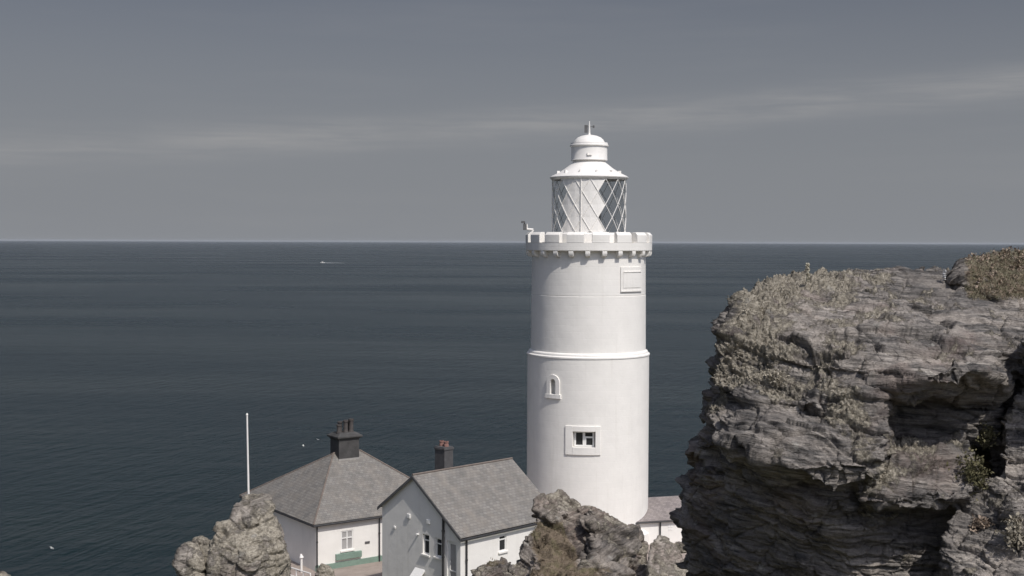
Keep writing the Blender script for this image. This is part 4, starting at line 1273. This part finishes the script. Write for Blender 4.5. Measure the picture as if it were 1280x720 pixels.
# middle outcrop below the tower
mid_chunks = [
 [(702, 631, 45.2), (706, 660, 45), (714, 694, 44.4), (738, 634, 43.6), (742, 660, 42.7), (748, 700, 41.7), (764, 642, 44), (790, 662, 43.6), (798, 690, 42.8), (770, 730, 41.5), (720, 720, 44.5), (790, 700, 45), (745, 634, 45.4)],
 [(667, 628, 44.3), (674, 621, 44.6), (692, 616, 45.2), (704, 616, 45.4), (714, 625, 45), (725, 632, 44.8), (712, 642, 43.9), (690, 652, 43.4), (668, 649, 43.7), (666, 636, 43.9), (690, 670, 46), (720, 650, 46.2)],
 [(706, 629, 45.4), (736, 629, 44.8), (762, 640, 44.8), (786, 653, 44.6), (797, 668, 44.2), (796, 690, 43), (786, 720, 42), (790, 760, 42), (750, 760, 41.4), (745, 690, 41.9), (730, 660, 44.6), (730, 760, 46), (795, 740, 46)],
 [(655, 664, 43.4), (668, 655, 43.8), (684, 664, 43), (690, 700, 42.2), (660, 706, 42), (646, 694, 42.6), (643, 712, 42.4), (690, 740, 41.8), (650, 740, 41.8), (660, 700, 46), (690, 700, 46)],
 [(596, 716, 41.6), (603, 704, 42), (624, 696, 42.4), (640, 698, 42), (650, 712, 41.4), (650, 770, 41), (592, 770, 41), (595, 770, 44), (640, 740, 44.5)],
 [(675, 648, 44), (712, 646, 44.2), (726, 680, 43.2), (740, 712, 41.4), (700, 740, 40.2), (650, 745, 40.2), (662, 700, 41.6), (700, 770, 39.8), (640, 780, 40.4), (700, 700, 46), (740, 780, 41)],
 [(735, 700, 41.4), (790, 712, 41.2), (800, 760, 40.6), (720, 780, 40), (700, 735, 40.2), (760, 780, 44)],
]
def mid_lichen(co, nr, q):
    return np.clip(0.05 + 0.6 * fbm(q * 2.0, 4, 311, 0.6) + 0.3 * np.clip(nr[:, 2], 0, 1), -0.3, 1)
def mid_turf(co, nr, q):
    x, y = proj(co)
    r1 = np.exp(-(((x - 694 - (y - 680) * 0.12) / 30) ** 4)) * sstep(642, 656, y) * sstep(715, 700, x - (y - 660) * 0.5)
    r2 = sstep(700, 716, y) * sstep(640, 665, x) * sstep(790, 740, x)
    r3 = np.exp(-(((x - 615) / 22) ** 2 + ((y - 702) / 9) ** 2)) * 0.8
    return np.clip(np.maximum(np.maximum(r1, r2 * 0.8), r3) * (0.35 + 0.8 * np.clip(nr[:, 2], 0, 1)) + 0.35 * fbm(q * 2.5, 4, 317) - 0.1, 0, 1)
AMm = dict(L=2.6, lump=0.16, ledge=0.15, joint=0.10, facet=0.30, fine=0.03, tuft=0.05, tf=5.0, ed=0.6, f2=0.4)
mid, mco, mnr, mlich, mturf = rock('rock_outcrop', mid_chunks, 0.045, (0.42, -0.15, 1.0), AMm, 33, M['rock_mid'],
    'brown jagged rock outcrop with a tongue of turf, in front of the lighthouse foot', mid_lichen, mid_turf, freq=2.6)

# left pale outcrop
left_chunks = [
 [(292, 646, 39.6), (291, 632, 39.8), (303, 622, 40), (314, 615, 40.4), (330, 616, 40.6), (339, 624, 40.2), (337, 640, 39.8), (324, 652, 39.2), (296, 656, 39.2), (330, 660, 41.6), (300, 660, 41.6)],
 [(300, 640, 39.8), (334, 636, 40), (343, 662, 39.8), (352, 700, 39.6), (300, 720, 38.8), (285, 680, 39.2), (330, 720, 41.8), (300, 700, 42)],
 [(291, 638, 39.5), (338, 632, 39.9), (350, 674, 39.1), (296, 676, 38.7), (300, 645, 41.5), (342, 690, 41), (289, 692, 39.0), (320, 650, 38.9)],
 [(325, 640, 40.2), (340, 640, 40.2), (349, 665, 40), (360, 700, 39.8), (362, 740, 39.6), (310, 740, 38.6), (300, 660, 39.3), (325, 700, 38.7), (330, 720, 42), (352, 690, 41)],
 [(266, 662, 38.9), (278, 654, 39.2), (298, 655, 39.4), (330, 668, 38.8), (352, 680, 39), (358, 696, 39.2), (356, 770, 38.8), (264, 770, 38), (262, 700, 38.4), (310, 700, 38), (300, 760, 41), (350, 760, 41)],
 [(224, 692, 38.6), (234, 680, 38.8), (246, 682, 38.9), (252, 700, 38.4), (250, 770, 38.2), (222, 770, 38.4), (236, 770, 40)],
 [(242, 668, 39.4), (252, 674, 39.2), (264, 676, 39), (266, 730, 38.6), (244, 770, 38.8), (262, 770, 40)],
]
def left_lichen(co, nr, q):
    return np.clip(0.55 + 0.6 * fbm(q * 1.8, 4, 331, 0.6), -0.2, 1)
AMl = dict(L=2.3, lump=0.13, ledge=0.10, joint=0.06, facet=0.18, fine=0.03, tuft=0.05, tf=4.0, f2=0.4)
left, lco, lnr, llich, _ = rock('rock_stack', left_chunks, 0.04, (0.25, -0.3, 1.0), AMl, 57, M['rock_pale'],
    'pale lichen-covered knobbly rock stack rising in front of the hipped cottage', left_lichen, None, freq=2.2)

# pale boulder right of the middle outcrop, and small ones
ch1 = [[(812, 672, 41.4), (820, 666, 41.8), (836, 668, 41.8), (846, 684, 41.4), (856, 696, 41), (874, 724, 40.4), (876, 775, 40), (808, 775, 40), (808, 720, 40.4), (811, 690, 41), (840, 770, 43.5), (815, 770, 43.5)]]
AMs = dict(L=1.8, lump=0.08, ledge=0.05, joint=0.03, facet=0.10, fine=0.035, tuft=0.09, tf=5.0)
rock('boulder', ch1, 0.05, (0.3, -0.2, 1), AMs, 63, M['rock_pale'], 'upright pale rough boulder wedged between the brown outcrop and the big crag', left_lichen, None, freq=2.0)
ch2 = [[(794, 676, 43.8), (804, 672, 44), (813, 676, 43.8), (813, 700, 43.4), (806, 740, 43), (790, 740, 43), (788, 690, 43.6), (800, 740, 45)], [(790, 700, 42.6), (812, 702, 42.6), (812, 760, 42), (788, 760, 42), (800, 760, 43.5)]]
rock('boulder', ch2, 0.05, (0.3, -0.2, 1), AMs, 67, M['rock_mid'], 'small cracked boulder in the gap left of the upright pale boulder', left_lichen, None, freq=2.4)
ch3 = [[(394, 708, 60), (400, 703, 60), (412, 705, 60.2), (418, 716, 60), (420, 760, 60), (392, 760, 60), (405, 760, 61.5)]]
rock('boulder', ch3, 0.06, (0.2, -0.2, 1), AMs, 69, M['rock_pale'], 'low pale boulder under the near corner of the hipped cottage', left_lichen, None, freq=2.0)
ch4 = [[(-20, 716, 30), (2, 713, 30), (14, 719, 29.8), (20, 770, 29.5), (-60, 770, 29.5), (-60, 722, 30), (0, 770, 31.5)]]
rock('boulder', ch4, 0.05, (0.2, -0.2, 1), AMs, 71, M['rock_mid'], 'tip of a tan boulder poking up at the extreme bottom left', left_lichen, None, freq=2.0)
ch5 = [[(842, 679, 70), (844, 675, 70), (856, 676, 70.2), (860, 682, 70), (862, 692, 70), (840, 694, 70), (850, 690, 71)]]
rock('boulder', ch5, 0.07, (0.2, -0.2, 1), AMs, 73, M['rock_mid'], 'small dark rubble stone by the annex wall at the edge of the big crag', left_lichen, None, freq=2.0)
ch6 = [[(145, 719, 33), (149, 716.5, 33), (154, 720, 33), (158, 760, 33), (140, 760, 33), (150, 760, 34)]]
rock('boulder', ch6, 0.04, (0.2, -0.2, 1), dict(AMs, lump=.04, ledge=.02, joint=.02, facet=.03, tuft=.03, fine=.02), 75, M['rock_pale'], 'pale pointed stone tip just showing at the bottom edge over the sea', left_lichen, None, freq=2.0)

# ------------------------------------------------------------------ tufts, turf blades and plants
def blades(P, Nn, size, per, spread, shape=0.35, lift=0.6, seed=1):
    """per small pointed leaves at each surface point"""
    r = np.random.default_rng(seed)
    n = len(P)
    P = np.repeat(P, per, 0); Nn = np.repeat(Nn, per, 0); m_ = len(P)
    size = np.repeat(size, per) if hasattr(size, '__len__') else np.full(m_, size)
    P = P + r.normal(size=(m_, 3)) * spread
    d = Nn * lift + r.normal(size=(m_, 3)) * 0.55; d /= np.linalg.norm(d, axis=1)[:, None]
    s = np.cross(d, r.normal(size=(m_, 3))); s /= np.linalg.norm(s, axis=1)[:, None]
    L_ = size * (0.5 + r.random(m_)); w = L_ * shape
    c = P
    v = np.stack([c - d * (L_ * .15)[:, None], c + d * (L_ * .45)[:, None] + s * w[:, None] * .5, c + d * L_[:, None], c + d * (L_ * .45)[:, None] - s * w[:, None] * .5], 1).reshape(-1, 3)
    f = np.arange(m_ * 4).reshape(-1, 4)
    return v, f

def leaf_mat(name, cols, sc=14.0, rough=0.8):
    m, nt, bs = mat(name)
    p = coord(nt)
    f = noise_n(nt, p, sc, 5, 0.7)
    st = [(0.28 + 0.44 * i / (len(cols) - 1), c) for i, c in enumerate(cols)]
    nt.links.new(ramp(nt, f, st), bs.inputs['Base Color'])
    bs.inputs['Roughness'].default_value = rough; bs.inputs['Specular IOR Level'].default_value = 0.2
    return m
M['lichen'] = leaf_mat('shaggy_lichen', [(0.18, 0.158, 0.122), (0.31, 0.278, 0.22), (0.44, 0.40, 0.325)], 6)
M['leaf'] = leaf_mat('crevice_leaf', [(0.05, 0.050, 0.028), (0.11, 0.102, 0.052), (0.20, 0.175, 0.11)], 9)
M['turf'] = leaf_mat('dry_turf', [(0.125, 0.098, 0.068), (0.215, 0.172, 0.125), (0.155, 0.132, 0.085), (0.30, 0.245, 0.185)], 4)
M['thrift'] = leaf_mat('dry_thrift_heads', [(0.18, 0.14, 0.10), (0.30, 0.235, 0.18), (0.42, 0.34, 0.28)], 12)

x, y = proj(bco)
vis = (y < 760) & (x < 1330) & (bnr[:, 1] < 0.5)
sel = np.where(vis & (blich > 0.6) & (rng.random(len(bco)) < 0.08))[0]
v, f = blades(bco[sel], bnr[sel], 0.010 + 0.012 * blich[sel], 4, 0.008, 0.6, 0.9, 3)
tag(link('lichen', np_mesh('lichen', v, f), M['lichen']), 'shaggy pale grey-green lichen coating the crest and ledges of the big crag', 'lichen', kind='stuff')
sel = np.where((bturf > 0.4) & (bnr[:, 1] < 0.6) & (x < 1330) & (rng.random(len(bco)) < 0.4))[0]
v, f = blades(bco[sel], bnr[sel] * 0.5 + np.array([0, 0, 0.6]), 0.032, 4, 0.02, 0.25, 1.0, 4)
M['knoll'] = leaf_mat('knoll_turf', [(0.125, 0.115, 0.072), (0.22, 0.20, 0.135), (0.32, 0.29, 0.21)], 5)
tag(link('turf', np_mesh('turf', v, f), M['knoll']), 'dry olive-brown turf covering the knoll at the top right', 'turf', kind='stuff')
sel2 = rng.choice(sel, 150)
v, f = blades(bco[sel2] + np.array([0, 0, 0.05]), np.tile([0, 0, 1.0], (len(sel2), 1)), 0.035, 12, 0.014, 0.8, 0.4, 5)
tag(link('thrift_heads', np_mesh('thrift_heads', v, f), M['thrift']), 'pinkish dried thrift flower heads dotted over the turf knoll at the top right', 'flowers', kind='stuff')
sel = np.where((mturf > 0.5) & (rng.random(len(mco)) < 0.3))[0]
v, f = blades(mco[sel], mnr[sel] * 0.5 + np.array([0, 0, 0.6]), 0.055, 4, 0.03, 0.22, 1.0, 6)
tag(link('turf', np_mesh('turf', v, f), M['turf']), 'short brown-green turf on the slope of the middle outcrop', 'turf', kind='stuff')

def nearest_surface(px, py):
    d = (x - px) ** 2 + (y - py) ** 2
    idx = np.where((d < 25) & (bnr[:, 1] < 0.3))[0]
    if len(idx) == 0: idx = np.array([np.argmin(d)])
    dist_ = bco[idx, 1]
    return bco[idx[np.argmin(dist_)]]

def bushy(px, py, w, h, n, label, mt='leaf', size=0.035, seed=1):
    c = nearest_surface(px, py)
    r = np.random.default_rng(seed)
    t = thing('small_plant', tuple(c), label, 'plant')
    P = r.normal(size=(n, 3)) * np.array([w, 0.07, h]) + c + np.array([0, -0.05, 0.02])
    v, f = blades(P, np.tile([0.1, -0.5, 0.7], (n, 1)), size, 6, 0.018, 0.6, 0.5, seed)
    me = np_mesh('foliage', v, f); link('foliage', me, M[mt], t)
    st = MB()
    for k in range(14):
        q = P[r.integers(n)]; st.tube(c + np.array([0, 0.05, -0.05]), q, 0.005, 5, 0.003)
    st.build('stems', M['turf'], t)
    return t
bushy(1216, 590, 0.085, 0.12, 190, 'bushy olive plant rooted in the cleft on the right of the big crag', seed=5)
bushy(1236, 548, 0.05, 0.06, 70, 'sparse green sprig in the shaded cleft, above the bushy olive plant', seed=6)
bushy(1222, 651, 0.06, 0.04, 70, 'small tan rosette plant on the lit slabs below the bushy olive plant', 'thrift', 0.04, seed=7)
bushy(1264, 668, 0.07, 0.09, 110, 'straggly pale plant hanging on the slabs near the right edge of the photo', 'lichen', 0.04, seed=8)
bushy(968, 470, 0.05, 0.05, 70, 'little yellowish succulent tuft on the left shoulder of the big crag', 'lichen', 0.03, seed=9)

def spike(px, py_base, py_top, label, mt, rad, nf=60, fs=0.022):
    c = nearest_surface(px, py_base + 3)
    D = c[1]; b = W(px, py_base + 4, D); tp = W(px, py_top, D)
    t = thing('flower_spike', b, label, 'wildflower')
    s = MB(); s.tube(b, tp, 0.008, 6, 0.004); s.build('stem', M['turf'], t)
    n = nf; r = np.random.default_rng(int(px))
    tt = r.random(n); P = np.array(b)[None] * (1 - tt[:, None]) + np.array(tp)[None] * tt[:, None]
    P = P + r.normal(size=(n, 3)) * rad
    v, f = blades(P, np.tile([0, 0, 0.3], (n, 1)), fs, 3, 0.006, 0.7, 0.5, 3)
    link('florets', np_mesh('florets', v, f), M[mt], t)
M['floret'] = leaf_mat('cream_florets', [(0.34, 0.315, 0.24), (0.50, 0.465, 0.37), (0.58, 0.55, 0.46)], 12)
M['floret_w'] = leaf_mat('white_florets', [(0.45, 0.45, 0.45), (0.65, 0.65, 0.65)], 12)
spike(1009.5, 347, 330, 'cream flower spike standing upright on the crest of the big crag', 'floret', 0.0085, 260, 0.019)
spike(1180.5, 345, 338, 'tiny whitish flower on the crest just left of the turf knoll', 'floret_w', 0.007)

# ------------------------------------------------------------------ colour management
vs_ = scene.view_settings
vs_.view_transform = 'Standard'; vs_.look = 'None'; vs_.gamma = 1; vs_.exposure = 0
vs_.use_curve_mapping = False
scene.cycles.max_bounces = 8
scene.cycles.transparent_max_bounces = 12
scene.cycles.use_denoising = True
